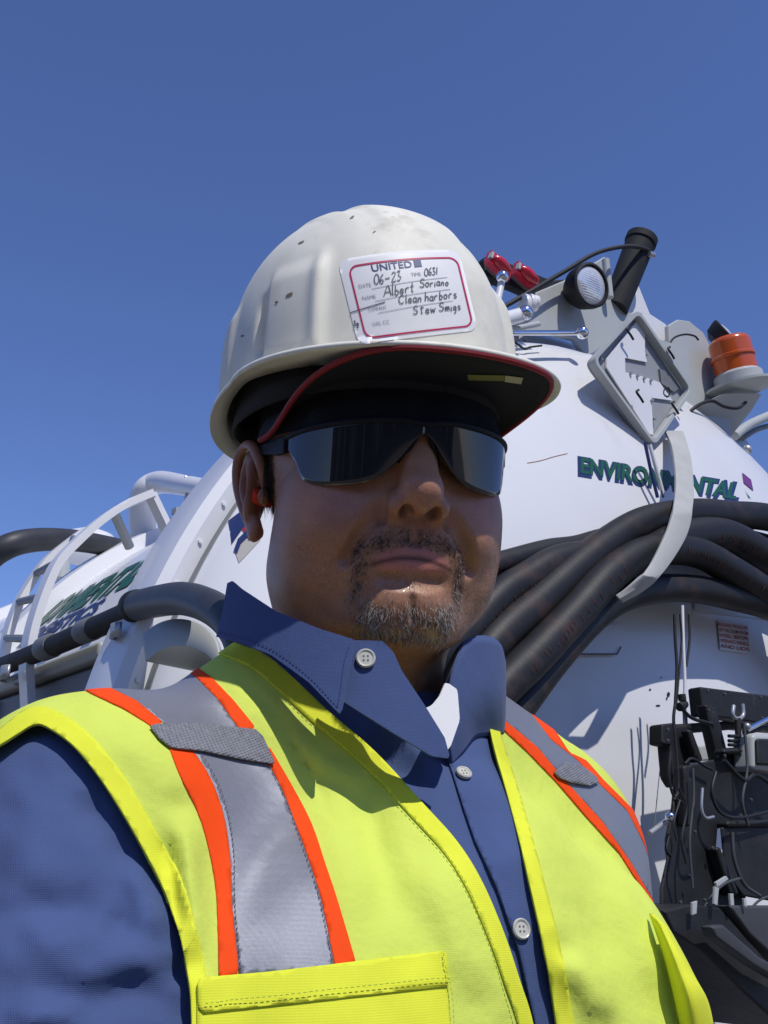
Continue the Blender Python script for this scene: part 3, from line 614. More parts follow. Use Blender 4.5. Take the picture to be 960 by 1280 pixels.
# lower rear frame ---------------------------------------------------------
FV = -0.36
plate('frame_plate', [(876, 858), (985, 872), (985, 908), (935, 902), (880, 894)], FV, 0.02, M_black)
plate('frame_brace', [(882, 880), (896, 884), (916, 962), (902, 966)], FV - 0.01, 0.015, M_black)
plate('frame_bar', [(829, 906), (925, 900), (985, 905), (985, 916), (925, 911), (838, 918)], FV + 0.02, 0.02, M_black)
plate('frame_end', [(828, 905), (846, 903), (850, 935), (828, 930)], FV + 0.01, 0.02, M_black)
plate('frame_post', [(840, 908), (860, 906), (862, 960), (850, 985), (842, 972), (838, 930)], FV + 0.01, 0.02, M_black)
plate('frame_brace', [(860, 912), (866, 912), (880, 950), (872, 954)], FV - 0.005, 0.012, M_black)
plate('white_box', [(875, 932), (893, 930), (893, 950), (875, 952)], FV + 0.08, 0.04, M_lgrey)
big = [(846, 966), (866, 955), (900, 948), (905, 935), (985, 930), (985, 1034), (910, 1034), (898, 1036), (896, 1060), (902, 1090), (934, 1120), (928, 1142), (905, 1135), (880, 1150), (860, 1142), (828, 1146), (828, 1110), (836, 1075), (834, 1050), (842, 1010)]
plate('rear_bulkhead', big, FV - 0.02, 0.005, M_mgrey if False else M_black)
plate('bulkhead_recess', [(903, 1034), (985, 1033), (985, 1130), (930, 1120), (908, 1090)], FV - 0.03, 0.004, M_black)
plate('white_lamp_box', [(942, 916), (985, 918), (985, 966), (943, 962)], FV - 0.05, 0.03, M_lgrey, bevel=0.006); plate('lamp_box_face', [(948, 923), (985, 924), (985, 958), (949, 956)], FV - 0.055, 0.006, M_black)
rod('shackle', [(917, 882), (916, 893), (920, 898), (925, 898), (929, 893), (928, 880)], FV - .03, 2.6, M_galv, sp=4); rod('shackle_pin', [(922, 898), (923, 922)], FV - .03, 4, M_black)
for y in (920, 926, 931): rod('spring_coil', [(911, y), (942, y + 1)], FV - .03, 2.2, M_black)
rod('chrome_link', [(933, 912), (985, 886)], FV - .04, 3.6, M_chrome); ball(934, 908, FV - .045, 4.5, 'link_joint', M_galv); rod('link_bar', [(930, 916), (985, 903)], FV - .03, 3, M_black)
for pts, r in (([(844, 880), (842, 900), (845, 935), (848, 985), (842, 1000)], 2), ([(838, 940), (836, 970), (842, 995), (852, 1003)], 1.8), ([(852, 886), (866, 898), (890, 905)], 2.4), ([(856, 955), (865, 948), (880, 957), (890, 962)], 1.8), ([(836, 1045), (833, 1062), (838, 1070)], 2.5), ([(852, 868), (853, 876)], 5), ([(849, 884), (856, 880)], 5.5)):
    rod('hydraulic_line', pts, FV - 0.03, r, M_black, sp=4 if len(pts) > 2 else 0)
rod('handle_rod', [(812, 1042), (836, 1024)], FV - .02, 3.6, M_galv); ball(838, 1021, FV - .03, 6.5)
rod('curved_handle', [(878, 985), (877, 1010), (882, 1022), (892, 1021)], FV - .06, 1.8, M_galv, sp=4)
for q in ([(895, 1103), (908, 1095), (911, 1099), (897, 1109)], [(894, 1108), (899, 1110), (897, 1132), (893, 1130)], [(913, 1117), (917, 1117), (918, 1132), (914, 1132)], [(930, 1123), (933, 1123), (934, 1134), (931, 1133)], [(866, 1128), (872, 1126), (871, 1142), (866, 1144)]):
    plate('edge_highlight', q, FV - 0.06, 0.003, M_lgrey, bevel=0.0005)  # pale strips standing in for highlights along the frame edges
m = MB(); m.box(P(930, 1200, 1.15) + np.array([0.05, 0.05, -0.02]), TS * 0.02 + TA * 0, TA * 0.02, TZ * 0.02)
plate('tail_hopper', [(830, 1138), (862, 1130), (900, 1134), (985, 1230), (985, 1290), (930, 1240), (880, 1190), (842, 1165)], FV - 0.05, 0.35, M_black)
plate('hopper_lip', [(890, 1158), (905, 1156), (950, 1196), (985, 1215), (985, 1232), (940, 1205), (896, 1172)], FV - 0.075, 0.015, M_dgrey)
plate('ground_shade_plate', [(912, 1132), (1000, 1132), (1000, 1225), (938, 1168)], FV - 0.055, 0.02, M_dgrey)  # added dark sheet hiding sunlit ground, in place of the truck's shade
m = MB(); m.box(K(0.2, -0.30, -TE[2] + 0.62), TS * 0.95, TA * 0.08, TZ * 0.07); m.build('rear_bumper', M_black, truck, bevel=0.01)
m = MB(); m.box(K(0.1, 0.35, -TE[2] + 0.30 + 0.15), TS * 0.7, TA * 0.5, TZ * 0.12); m.build('rear_deck', M_black, truck, bevel=0.01)

rs_ = np.random.RandomState(5)
for (x, y) in ((884, 864), (905, 868), (950, 872), (885, 888), (952, 898), (834, 912), (834, 926), (905, 945), (925, 942), (860, 975), (868, 1040), (890, 1060), (862, 1095), (850, 1128), (912, 1045), (925, 1020), (938, 1000), (880, 1125)):
    c = oe(x, y, FV - 0.032); h = px_len(c, 1); m = MB(); m.lathe(c, -TA, [(2.4 * h, 0), (2.4 * h, 2 * h), (1.2 * h, 2.6 * h), (.1 * h, 2.6 * h)], 6); m.build('bolt', M_dgrey, truck)
for q, w_, mt in (([(866, 960), (867, 1000), (862, 1050), (866, 1110)], 1.6, M_dgrey), ([(905, 950), (930, 975), (945, 968), (970, 985)], 2.6, M_rub_), ([(895, 965), (890, 990), (900, 1015), (925, 1022), (970, 1012)], 2.2, M_rub_), ([(930, 905), (934, 960), (928, 1000), (935, 1032)], 1.8, M_dgrey), ([(848, 985), (858, 1010), (852, 1050), (858, 1080)], 1.8, M_rub_),
                   ([(872, 1150), (890, 1120), (905, 1105), (925, 1098)], 2.0, M_dgrey), ([(915, 1040), (918, 1075), (930, 1105), (950, 1120)], 2.4, M_dgrey), ([(850, 1000), (842, 1030), (846, 1052)], 1.4, M_rub_), ([(935, 1140), (950, 1125), (970, 1118)], 1.6, M_dgrey)):
    rod('hydraulic_line', q, FV - 0.045, w_, mt, sp=5)
for q in ([(905, 936), (985, 932), (985, 938), (906, 943)], [(855, 958), (862, 955), (868, 1030), (860, 1034)], [(910, 1026), (985, 1024), (985, 1032), (910, 1034)], [(895, 1060), (901, 1058), (925, 1118), (915, 1120)]):
    plate('stiffener', q, FV - 0.035, 0.015, M_black)
# hoses slung over the door: each one a thing of its own -------------------
def hose(pts, v, rpx, label, rings=True, mark=None, group='suction hoses slung across the truck\'s rear door'):
    vs = np.broadcast_to(-0.255 + (np.asarray(v) + 0.31) * 0.38, len(pts)); w = spline([oe(x, y, q) for (x, y), q in zip(pts, vs)], 14); rw = px_len(oe(*pts[len(pts) // 2], vs[len(pts) // 2]), rpx)
    d = np.linalg.norm(np.diff(w, axis=0), axis=1); L = np.concatenate([[0], np.cumsum(d)]); n = int(L[-1] / 0.0028); q = np.linspace(0, L[-1], n); s_ = np.stack([np.interp(q, L, w[:, i]) for i in range(3)], 1)
    r = rw * (1 + (0.005 * np.sin(q / 0.0075 * 2 * math.pi) + 0.012 * np.sin(q * 37 + rpx) if rings else 0)); o = empty('suction_hose', s_[0], label, 'hose', group)
    m = MB(); m.tube(s_, r, 26); m.build('hose_body', M_rub, o)
    if mark:                            # faded orange helix showing in dashes
        t = np.gradient(s_, axis=0); t /= np.linalg.norm(t, axis=1)[:, None]; x = np.cross(t, -FWD); x /= np.linalg.norm(x, axis=1)[:, None]; y = np.cross(x, t); y *= np.sign((y @ -FWD))[:, None]
        m = MB(); rs_ = np.random.RandomState(int(rpx * 7 + len(pts)))
        for k in range(4, n - 4, 3):
            if rs_.rand() < 0.35 + 0.6 * (math.sin(k * 0.045) > 0.2): continue
            a0 = mark + rs_.uniform(-.1, .1); a = np.linspace(a0 - rs_.uniform(.08, .3), a0 + rs_.uniform(.08, .3), 5); kk = np.full(5, k)
            pp = [s_[i] + (x[i] * math.sin(b) + y[i] * math.cos(b)) * (r[i] if np.ndim(r) else r) * 1.004 for i, b in zip(kk, a)]; m.tube(pp, rw * 0.035, 5)
        m.build('wear_mark', M_worn, o)['kind'] = 'stuff'
    return o
M_worn = node_mat('worn_orange', (0.17, 0.062, 0.040), 0.8, noise=(80, 0.5))
hose([(400, 1150), (425, 900), (480, 775), (540, 735), (590, 715), (640, 700), (685, 688), (720, 683), (762, 672), (830, 665), (900, 668), (985, 690), (1070, 760), (1110, 880)], -0.31, 14, 'thin plain black hose passing highest beside the man\'s jaw, behind the thick ones', rings=False)
hose([(330, 1500), (370, 1180), (430, 1000), (480, 930), (560, 868), (625, 795), (668, 757), (715, 715), (755, 682), (800, 655), (850, 643), (905, 643), (985, 655), (1080, 720), (1130, 850)], -0.40, 22, 'shiny thick black hose arching on top of the bundle over the door', mark=None)
hose([(300, 1400), (350, 1080), (430, 910), (500, 850), (570, 800), (625, 745), (660, 722), (700, 700), (760, 690), (820, 672), (880, 676), (985, 700), (1060, 770), (1100, 900)], -0.37, 20, 'black hose with orange scuffs at the upper left edge of the bundle', mark=0.6)
hose([(370, 1550), (400, 1280), (450, 1090), (500, 1010), (560, 940), (620, 868), (668, 820), (720, 765), (765, 716), (810, 690), (860, 688), (905, 708), (985, 765), (1040, 860), (1060, 980)], -0.46, 23, 'thick black hose with a dashed orange wear line, nearest the camera', mark=0.15)
hose([(350, 1520), (385, 1230), (445, 1060), (510, 980), (575, 905), (620, 840), (665, 792), (715, 740), (760, 700), (810, 678), (870, 680), (930, 705), (985, 730), (1050, 800), (1080, 920)], -0.36, 20, 'black hose added inside the bundle to darken the gap between two thicker ones')  # extra hose, added to give the gaps of the bundle their shade
hose([(400, 1580), (430, 1320), (470, 1150), (520, 1060), (590, 960), (650, 880), (700, 815), (745, 768), (790, 742), (850, 735), (910, 745), (985, 772), (1030, 840), (1045, 950)], -0.42, 20, 'lowest plain black hose of the bundle, sagging over the warning sticker')
hose([(800, 700), (850, 672), (905, 668), (950, 690), (985, 712)], -0.44, 20, 'short black hose behind the pale strap at the right edge', mark=0.3)
m = MB(); m.grid(np.array([[oe(x, y, -0.30) for x, y in r_] for r_ in (((700, 700), (985, 655)), ((690, 760), (985, 720)))]))
# pale strap holding them
L_ = spline([(831, 540), (838, 556), (842, 577), (844, 607), (840, 640), (831, 668), (810, 709), (790, 729), (769, 745)], 5); R_ = spline([(853, 540), (858, 556), (863, 577), (866, 612), (864, 640), (855, 673), (830, 712), (806, 735), (777, 752)], 5)
vv = np.interp(np.linspace(0, 1, len(L_)), [0, .25, .5, .8, 1], [-0.18, -0.24, -0.34, -0.355, -0.33])
m = MB(); m.grid(np.array([[oe(*a, v), oe(*(a * .5 + b * .5), v - .003), oe(*b, v)] for a, b, v in zip(L_, R_, vv)]))
M_strp = node_mat('pale_strap', (0.44, 0.44, 0.41), 0.55, noise=(25, 0.08), stain=[(50, (0.16, 0.15, 0.14), 0.62, 0.08, 0.6)]); so_ = m.build('hose_strap', M_strp); solidify(so_, 0.006, 0, 0.001)
tag(so_, 'pale curved strap hanging from the placard frame and holding the black hoses', 'strap')
# hoses on the left side
def side_hose(pts, u, rpx, label, mat=M_rub):
    us = np.broadcast_to(u, len(pts)); w = [osd(x, y, c) for (x, y), c in zip(pts, us)]; s_ = spline(w, 12); r = np.interp(np.linspace(0, 1, len(s_)), np.linspace(0, 1, len(w)), [px_len(a, b) for a, b in zip(w, np.broadcast_to(rpx, len(w)))])
    o = empty('suction_hose', s_[0], label, 'hose'); m = MB(); m.tube(s_, r, 26); m.build('hose_body', mat, o); return o, s_, r
M_hgrey = node_mat('dark_grey_rubber', (0.040, 0.042, 0.048), 0.5, noise=(40, 0.2), bump=(100, 0.15, 0.001))
o, s_, r_ = side_hose([(168, 758), (195, 752), (226, 748), (256, 755), (282, 772), (300, 800), (310, 850), (312, 900)], [-.94, -.96, -.99, -1.02, -1.04, -1.05, -1.05, -1.05], [19, 20, 21, 21.5, 22, 22, 22, 22], 'thick grey-black hose curving down beside the man\'s collar on the tank\'s side', M_hgrey)
m = MB(); d = s_[3] - s_[1]; d /= np.linalg.norm(d); m.lathe(s_[1] - d * .012, d, [(r_[1] * .9, 0), (r_[1] * 1.08, .003), (r_[1] * 1.08, .02), (r_[1] * .95, .024)], 28); m.build('clamp', M_black, o)
o, s_, r_ = side_hose([(-60, 760), (-20, 705), (10, 683), (45, 675), (85, 675), (115, 679), (146, 685)], [-.85, -.83, -.80, -.74, -.66, -.60, -.52], [17, 16.5, 16, 15, 14, 13, 12.5], 'black hose arching against the sky at the far left behind the ladder', M_hgrey)
# ================================================================ block added unseen behind the camera, for the glasses to mirror
wh = empty('backdrop', (0, -16, 0), 'long dark warehouse with pale columns added unseen behind the camera for the glasses to mirror', 'building')
M_dw = node_mat('dark_cladding', (0.07, 0.075, 0.08), 0.8, noise=(0.8, 0.2)); M_col = node_mat('pale_concrete', (0.42, 0.41, 0.38), 0.8, noise=(2, 0.1))
m = MB(); m.box((0, -19, 2.9), (30, 0, 0), (0, 3, 0), (0, 0, 2.9)); m.build('wall', M_dw, wh)
m = MB(); m.box((0, -18.9, 5.95), (30.4, 0, 0), (0, 3.4, 0), (0, 0, 0.14)); m.build('roof', M_col, wh)
for i in range(13):
    m = MB(); m.box((-27 + 4.5 * i, -15.85, 2.85), (0.22, 0, 0), (0, 0.14, 0), (0, 0, 2.85)); m.build('column', M_col, wh)
for i in range(6):
    m = MB(); m.box((-22.5 + 9 * i, -15.96, 2.0), (1.5, 0, 0), (0, 0.03, 0), (0, 0, 2.0)); m.build('loading_door', M_mgrey, wh)
# ================================================================ the man: head and body
person = empty('person', (0, 0.66, 0.0), 'man in white hard hat, mirrored dark glasses and lime safety vest over a blue shirt', 'person')
HR = Matrix.Rotation(math.radians(0.3), 3, 'Y') @ Matrix.Rotation(math.radians(15), 3, 'Z') @ Matrix.Rotation(math.radians(10), 3, 'X')
HR = np.array(HR); HO = P(470, 634, 0.676)
def H(p):                              # head-frame millimetres -> world metres
    p = np.array(p, float); z_ = p[..., 2]; p[..., 2] = np.where(z_ < -26, -26 + (np.maximum(z_, -130) + 26) * 0.80 + np.minimum(z_ + 130, 0), z_)   # short lower face
    return HO + (p * 0.001) @ HR.T
def Hinv(w): return ((np.asarray(w) - HO) @ HR) * 1000
def Hn(v): return np.asarray(v, float) @ HR.T

hf = Field((-100, -138, -215), (100, 130, 142), 1.35)
f = hf
f.ell((0, 12, 48), (78, 99, 86), 0)                       # cranium
f.ell((0, -22, -6), (68, 74, 82), 22)                     # face block
f.ell((0, -30, 40), (60, 66, 42), 18)                     # forehead
for sx in (-1, 1):
    f.ell((sx * 40, -46, -18), (25, 36, 34), 20)          # cheek
    f.ell((sx * 45, -22, -56), (24, 45, 37), 22)          # jowl and jaw angle
    f.ell((sx * 27, -74, -34), (20, 18, 20), 18)          # cheek beside the mouth
    f.cap((sx * 14, -92, 36), (sx * 48, -72, 36), 9, 7, 12)   # brow ridge
f.ell((0, -38, -72), (52, 54, 36), 22)                    # jaw
f.ell((0, -67, -50), (36, 27, 32), 18)                    # muzzle
f.ell((0, -77, -84), (25, 19, 19), 14)                    # chin
f.ell((-8, -88, -86), (9, 6, 9), 9); f.ell((8, -88, -86), (9, 6, 9), 9)
f.ell((0, -46, -98), (42, 44, 20), 20)                    # flesh under the chin
f.cap((0, 14, -60), (0, 40, -212), 57, 54, 26)            # neck
f.cap((0, -30, -118), (0, 4, -200), 26, 34, 18)
for sx in (-1, 1):                                        # sockets and lids
    f.ell((sx * 32, -98, 19), (19, 14, 11), 9, sub=True)
    f.ell((sx * 32, -74, 19), (15, 14.5, 13), 3)
    f.chain([(sx * 17, -88, 18), (sx * 26, -91, 24), (sx * 36, -90.5, 24.5), (sx * 47, -82, 18)], [1.5, 2, 2, 1.5], 2)
    f.chain([(sx * 18, -88, 17), (sx * 28, -90, 13.5), (sx * 38, -88, 13), (sx * 47, -82, 17)], [1.5, 1.8, 1.8, 1.5], 2)
# nose
f.chain([(0, -90, 30), (0, -95.5, 18), (0, -102, 6), (0, -106.5, -5)], [8, 9, 10.2, 11], 9)
f.ell((0, -109, -9.5), (11.0, 10.0, 9.2), 8)
f.ell((0, -106, -17), (4.5, 9, 5.5), 4)
for sx in (-1, 1):
    f.ell((sx * 12.6, -100, -17.0), (6.6, 10.5, 7.8), 5)
    f.ell((sx * 14.5, -94, -19.5), (4, 7, 6.5), 3)
for sx in (-1, 1):
    f.ell((sx * 7.9, -105.5, -23.0), (4.5, 8.0, 7.2), 0.9, rot=(0.35, 0, sx * 0.35), sub=True)
    f.chain([(sx * 19.5, -99, -12), (sx * 20.5, -96, -20), (sx * 19, -94, -27)], [2, 2, 2], 3, sub=True)
    f.chain([(sx * 23, -98, -22), (sx * 32, -92, -38), (sx * 37, -85, -54)], [2.5, 3, 2.5], 8, sub=True)
# philtrum, lips
f.chain([(0, -101.5, -30), (0, -99.5, -41)], [2.2, 3], 4, sub=True)
f.chain([(-23.1, -86.1, -56.7), (-16.5, -89.5, -52.6), (-10.5, -91.8, -48.6), (-4.4, -93.1, -46.4), (0.0, -92.8, -47.0), (4.4, -93.1, -46.4), (10.5, -91.8, -48.6), (16.5, -89.5, -52.6), (23.1, -86.1, -56.7)],
        [1.5, 2.8, 3.6, 4.1, 3.9, 4.1, 3.6, 2.8, 1.5], 3.2)
f.chain([(-19.8, -86.6, -56.3), (-14.3, -89.3, -56.3), (-7.7, -91.2, -56.1), (0.0, -92.0, -55.9), (7.7, -91.2, -56.1), (14.3, -89.3, -56.3), (19.8, -86.6, -56.3)],
        [1.6, 3.4, 4.8, 5.3, 4.8, 3.4, 1.6], 3.0)
f.chain([(-23, -86.6, -57.8), (-15.4, -90.2, -54.2), (-7.7, -93.4, -51.9), (0.0, -94.5, -51.5), (7.7, -93.4, -51.9), (15.4, -90.2, -54.2), (23, -86.6, -57.8)], [1.4, 2.2, 2.5, 2.5, 2.5, 2.2, 1.4], 0.4)
f.chain([(-27, -86.6, -60.2), (-24, -89.4, -58.4), (-21, -91.0, -57.0)],
        [1.0, 1.2, 0.9], 1.2, sub=True)
f.chain([(27, -86.6, -60.2), (24, -89.4, -58.4), (21, -91.0, -57.0)], [1.0, 1.2, 0.9], 1.2, sub=True)
f.chain([(-16, -97.5, -67), (0, -101.5, -68.5), (16, -97.5, -67)], [3.6, 4.0, 3.6], 7, sub=True)
f.cap((0, -99, -80), (0, -97, -94), 1.0, 1.4, 4, sub=True)
# ears
for sx in (-1, 1):
    e = sx
    f.ell((e * 81, 13, 6), (6.5, 16, 27), 7, rot=(-0.12, 0, e * 0.45))
    helix = [(e * 76, 0, 8), (e * 80, -3, 20), (e * 85, 4, 33), (e * 89, 17, 36), (e * 92, 28, 28), (e * 91, 30, 12), (e * 86, 24, -6), (e * 81, 13, -20), (e * 78, 5, -24)]
    f.chain(spline(helix, 4), 3.6, 2.5)
    f.ell((e * 80, 5, -22), (4.6, 8.5, 9.5), 4)            # lobe
    f.ell((e * 86, 9, 4), (5.5, 9, 13), 3, rot=(0, 0, e * 0.45), sub=True)   # concha
    f.ell((e * 77, -3, -1), (4, 4.5, 6), 2.5)              # tragus
    f.chain(spline([(e * 84, 14, -10), (e * 88, 20, 6), (e * 88, 18, 20), (e * 86, 9, 27)], 3), 2.6, 2)   # antihelix
hV, hQ = hf.nets()
body = link_mesh('body', H(hV), hQ, None, person) if False else None
# base colour of the skin, point by point (lips, flush, shaved growth, painted shade in seam and nostrils)
x, y, z = hV.T; ax_ = np.abs(x)
skin = np.array([0.43, 0.205, 0.108]); C = np.tile(skin, (len(hV), 1))
def mixc(w, c, C): w = np.clip(w, 0, 1)[:, None]; return C * (1 - w) + np.array(c) * w
fr = (y < -60)
zc = -50.8 - (ax_ / 26) ** 2 * 3.2 + 0
lip_u = np.exp(-((z + 47.4 + (ax_ / 23) ** 2 * 8.5) / 4.2) ** 4) * sm(-ax_, -24, -20) * fr
lip_l = np.exp(-((z + 56.4 + (ax_ / 23) ** 2 * 0.5) / 5.2) ** 4) * sm(-ax_, -23, -17) * fr
C = mixc(0.55 * np.exp(-((ax_ - 46) / 18) ** 2 - ((z + 12) / 20) ** 2) * fr, (0.46, 0.20, 0.15), C)
C = mixc(0.6 * np.exp(-(x / 16) ** 2 - ((z + 14) / 14) ** 2) * (y < -92), (0.47, 0.215, 0.16), C)
C = mixc(sm(ax_, 74, 82) * 0.8, (0.31, 0.135, 0.085), C)
stub = sm(-z, 18, 60) * sm(-y, -20, 10) * (1 - sm(-z, 100, 125))
C = mixc(0.25 * stub * (0.7 + 0.3 * wob(hV, 0.9, 3)), (0.13, 0.09, 0.075), C)
def goatee_w(x, y, z):                 # where hair grows round the mouth (head millimetres)
    a = np.abs(x) / 0.84
    mo = np.exp(-(((z + 36.5 + (a / 30) ** 2 * 7) / 6.5) ** 4)) * sm(-a, -34, -27)
    mo = mo * (1 - 0.75 * np.exp(-(a / 3.5) ** 2) * (z > -38))
    si = np.exp(-((a - 35.5 + 0.05 * (z + 60)) / 4.6) ** 4) * sm(-z, 38, 46) * sm(z, -100, -80)
    ch = sm(-z, 76, 90) * (1 - sm(-z, 104, 114)) * sm(-a, -38, -31) * sm(-y, 45, 60)
    pa = 0.8 * np.exp(-(a / 4.5) ** 2 - ((z + 69) / 4.0) ** 2)
    return np.maximum.reduce([mo * 0.75, si * 0.6, ch, pa]) * (y < -42)
gw = goatee_w(x, y, z)
C = mixc(0.34 * gw * (0.7 + 0.5 * wob(hV, 0.8, 9)), (0.09, 0.06, 0.05), C)
C = mixc(0.85 * np.maximum(lip_u, lip_l), (0.50, 0.185, 0.15), C)
C = mixc(0.9 * np.exp(-((z + 51.8 + (ax_ / 23) ** 2 * 5.8) / 2.0) ** 2) * sm(-ax_, -27, -23) * fr, (0.09, 0.03, 0.026), C)  # shade of the gap between the lips, painted into the tone
for sx in (-1, 1): C = mixc(0.9 * np.exp(-((x - sx * 7.9) / 3.6) ** 4 - ((y + 103) / 6.0) ** 4 - ((z + 20.0) / 3.6) ** 4), (0.10, 0.032, 0.022), C)  # shade inside the nostrils, painted into the tone
hair_w = sm(z, -6, 6) * sm(y, -22, -8) * (ax_ < 84) * sm(ax_, 30, 60) * (~((ax_ > 78)))
hair_w = np.maximum(hair_w, sm(y, 40, 55) * sm(z, -55, -35))
C = mixc(0.85 * hair_w, (0.03, 0.022, 0.02), C)
C *= (1 + 0.09 * wob(hV, 0.10, 5) + 0.07 * wob(hV, 0.45, 6))[:, None]; C[:, 0] *= 1 + 0.05 * wob(hV, 0.22, 14)

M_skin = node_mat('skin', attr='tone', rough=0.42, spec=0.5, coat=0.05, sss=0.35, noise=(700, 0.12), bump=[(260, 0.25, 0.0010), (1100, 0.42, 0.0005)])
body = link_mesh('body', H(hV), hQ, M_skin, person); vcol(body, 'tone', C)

# eyes behind the lenses
M_eye = node_mat('eye_white', (0.75, 0.72, 0.68), 0.15); M_iris = node_mat('iris', (0.05, 0.025, 0.012), 0.1)
for sx in (-1, 1):
    m = MB(); m.lathe(H((sx * 32, -79, 19)), Hn((0, 1, 0)), [(12.2e-3 * math.sin(a), -12.2e-3 * math.cos(a)) for a in np.linspace(0.5, math.pi - 0.05, 14)], 24)
    e = m.build('eye', M_eye, person)
    m = MB(); m.lathe(H((sx * 32, -79, 19)), Hn((0, 1, 0)), [(12.6e-3 * math.sin(a), -12.6e-3 * math.cos(a)) for a in np.linspace(0.02, 0.5, 6)], 24)
    m.build('iris', M_iris, e)

# ---- facial hair: single tapered strands
def strands(name, mask, count, lmin, lmax, direction, cols, parent, seed, r=0.13, curl=0.35):
    rs = np.random.RandomState(seed); w = mask / mask.sum(); ii = rs.choice(len(hV), count, p=w)
    j = hV[ii] + rs.uniform(-0.9, 0.9, (count, 3)); n = hf.grad(j, 2.0); j = j - n * hf.sample(j)[:, None]
    V = []; F = []; CC = []; base = 0
    d0 = np.array(direction(j, rs)); d0 = d0 - n * (d0 * n).sum(1)[:, None] * 0.85; d0 /= np.linalg.norm(d0, axis=1)[:, None]
    d0 += rs.normal(size=(count, 3)) * curl; d0 += n * rs.uniform(0.12, 0.42, (count, 1)); d0 /= np.linalg.norm(d0, axis=1)[:, None]
    ln = rs.uniform(lmin, lmax, count); bend = rs.normal(size=(count, 3)) * 0.22
    pts = [j - n * 0.3]
    for s_ in (0.33, 0.66, 1.0): pts.append(j + d0 * (ln * s_)[:, None] + bend * (ln * s_ * s_)[:, None] + np.array([0, 0, -0.25]) * (ln * s_ * s_)[:, None])
    rad = [1.0, 0.95, 0.7, 0.08]
    sdv = np.cross(d0, n); sdv /= np.linalg.norm(sdv, axis=1)[:, None] + 1e-9; s2 = np.cross(d0, sdv)
    for p_, rr in zip(pts, rad):
        for a in (0, 2.094, 4.189): V.append(p_ + (sdv * math.cos(a) + s2 * math.sin(a)) * r * rr)
    V = np.stack(V, 1).reshape(-1, 3); k = np.arange(count)[:, None] * 12
    for s_ in range(3):
        for a in range(3):
            b = (a + 1) % 3; F.append(np.concatenate([k + s_ * 3 + a, k + s_ * 3 + b, k + s_ * 3 + 3 + b, k + s_ * 3 + 3 + a], 1))
    F = np.concatenate(F); cc = np.array(cols(j, rs)); CC = np.repeat(cc, 12, 0)
    o = link_mesh(name, H(V), F, M_hair, parent); vcol(o, 'tone', CC); o['kind'] = 'stuff'; return o
M_hair = node_mat('hair', attr='tone', rough=0.38, spec=0.35)
def dir_beard(j, rs):
    d = np.tile([0, -0.25, -1.0], (len(j), 1)); d[:, 0] = np.sign(j[:, 0]) * np.clip(np.abs(j[:, 0]) / 30, 0, 1) * 0.15; up = j[:, 2] > -48
    d[up, 0] = np.sign(j[up, 0] + 0.01) * 0.75; return d
def col_beard(j, rs):
    pg = np.where(j[:, 2] < -76, 0.66, 0.16) * np.where(np.abs(j[:, 0]) < 12, 0.9, 1.1)
    g = rs.rand(len(j)) < pg; c = np.where(g[:, None], np.array([0.46, 0.43, 0.40]) * rs.uniform(0.6, 1.25, (len(j), 1)), np.array([0.035, 0.024, 0.018]) * rs.uniform(0.6, 2.0, (len(j), 1))); return c
dens = gw * np.clip(0.75 + 0.6 * wob(hV, 0.35, 12), 0.08, 1) * (1 - np.maximum(lip_u, lip_l)) * (z < -29)
strands('goatee', np.where(z < -60, dens, 0) ** 1.2 + 1e-9, 2500, 1.2, 6.0, dir_beard, col_beard, person, 1, 0.11)
strands('moustache', np.where(z >= -60, dens, 0) + 1e-9, 2000, 1.0, 2.8, dir_beard, col_beard, person, 2, 0.10)
strands('stubble', stub * fr * (1 - gw) * (y < -35) * (1 - np.maximum(lip_u, lip_l)) + 1e-9, 6000, 0.4, 1.3, dir_beard, col_beard, person, 7, 0.06)
strands('hair', hair_w * (np.abs(x) > 55) * (z < 60) + 1e-9, 6000, 4, 9, lambda j, rs: np.tile([0, 0.6, -1.0], (len(j), 1)), lambda j, rs: np.array([0.02, 0.016, 0.014]) * rs.uniform(0.6, 2.5, (len(j), 1)), person, 3, 0.15, 0.2)
for sx in (-1, 1):
    bw = np.exp(-((z - 39 + 0.004 * (ax_ - 34) ** 2) / 3.5) ** 2) * sm(ax_, 12, 18) * (1 - sm(ax_, 50, 56)) * (x * sx > 0) * (y < -60)
    strands('eyebrow', bw + 1e-9, 700, 5, 9, lambda j, rs: np.tile([sx * 1.0, 0.3, 0.2], (len(j), 1)), lambda j, rs: np.array([0.02, 0.016, 0.014]) * rs.uniform(0.6, 2, (len(j), 1)), person, 5 + sx, 0.15, 0.2)
M_plug = node_mat('foam_plug', (0.85, 0.06, 0.015), 0.6, bump=(900, 0.4, 0.001))
for sx in (-1, 1):
    m = MB(); m.lathe(H((sx * 77.5, 6, 0)), Hn((sx * 0.80, -0.60, 0)), [(0.1e-3, 9.4e-3), (4e-3, 9e-3), (5.4e-3, 7e-3), (5.8e-3, 0), (5.5e-3, -8e-3)], 18)
    m.build('earplug', M_plug, person)

# dark layer added over brow and temples, standing in for shade under the hat
kV, kQ = hf.nets(2.6); kx, ky, kz = kV.T
lim = 31 + 4 * sm(ky, -70, -20) + 6 * sm(ky, -15, 10) - 50 * sm(ky, 45, 90)
cV, cF = clip_mesh(kV, kQ, np.maximum(lim - kz, np.abs(kx) - 82))
M_cap = node_mat('shade_black', (0.016, 0.017, 0.021), 0.95, spec=0.15, bump=(1400, 0.4, 0.0006)); link_mesh('shade_cap', H(cV), cF, M_cap, person)
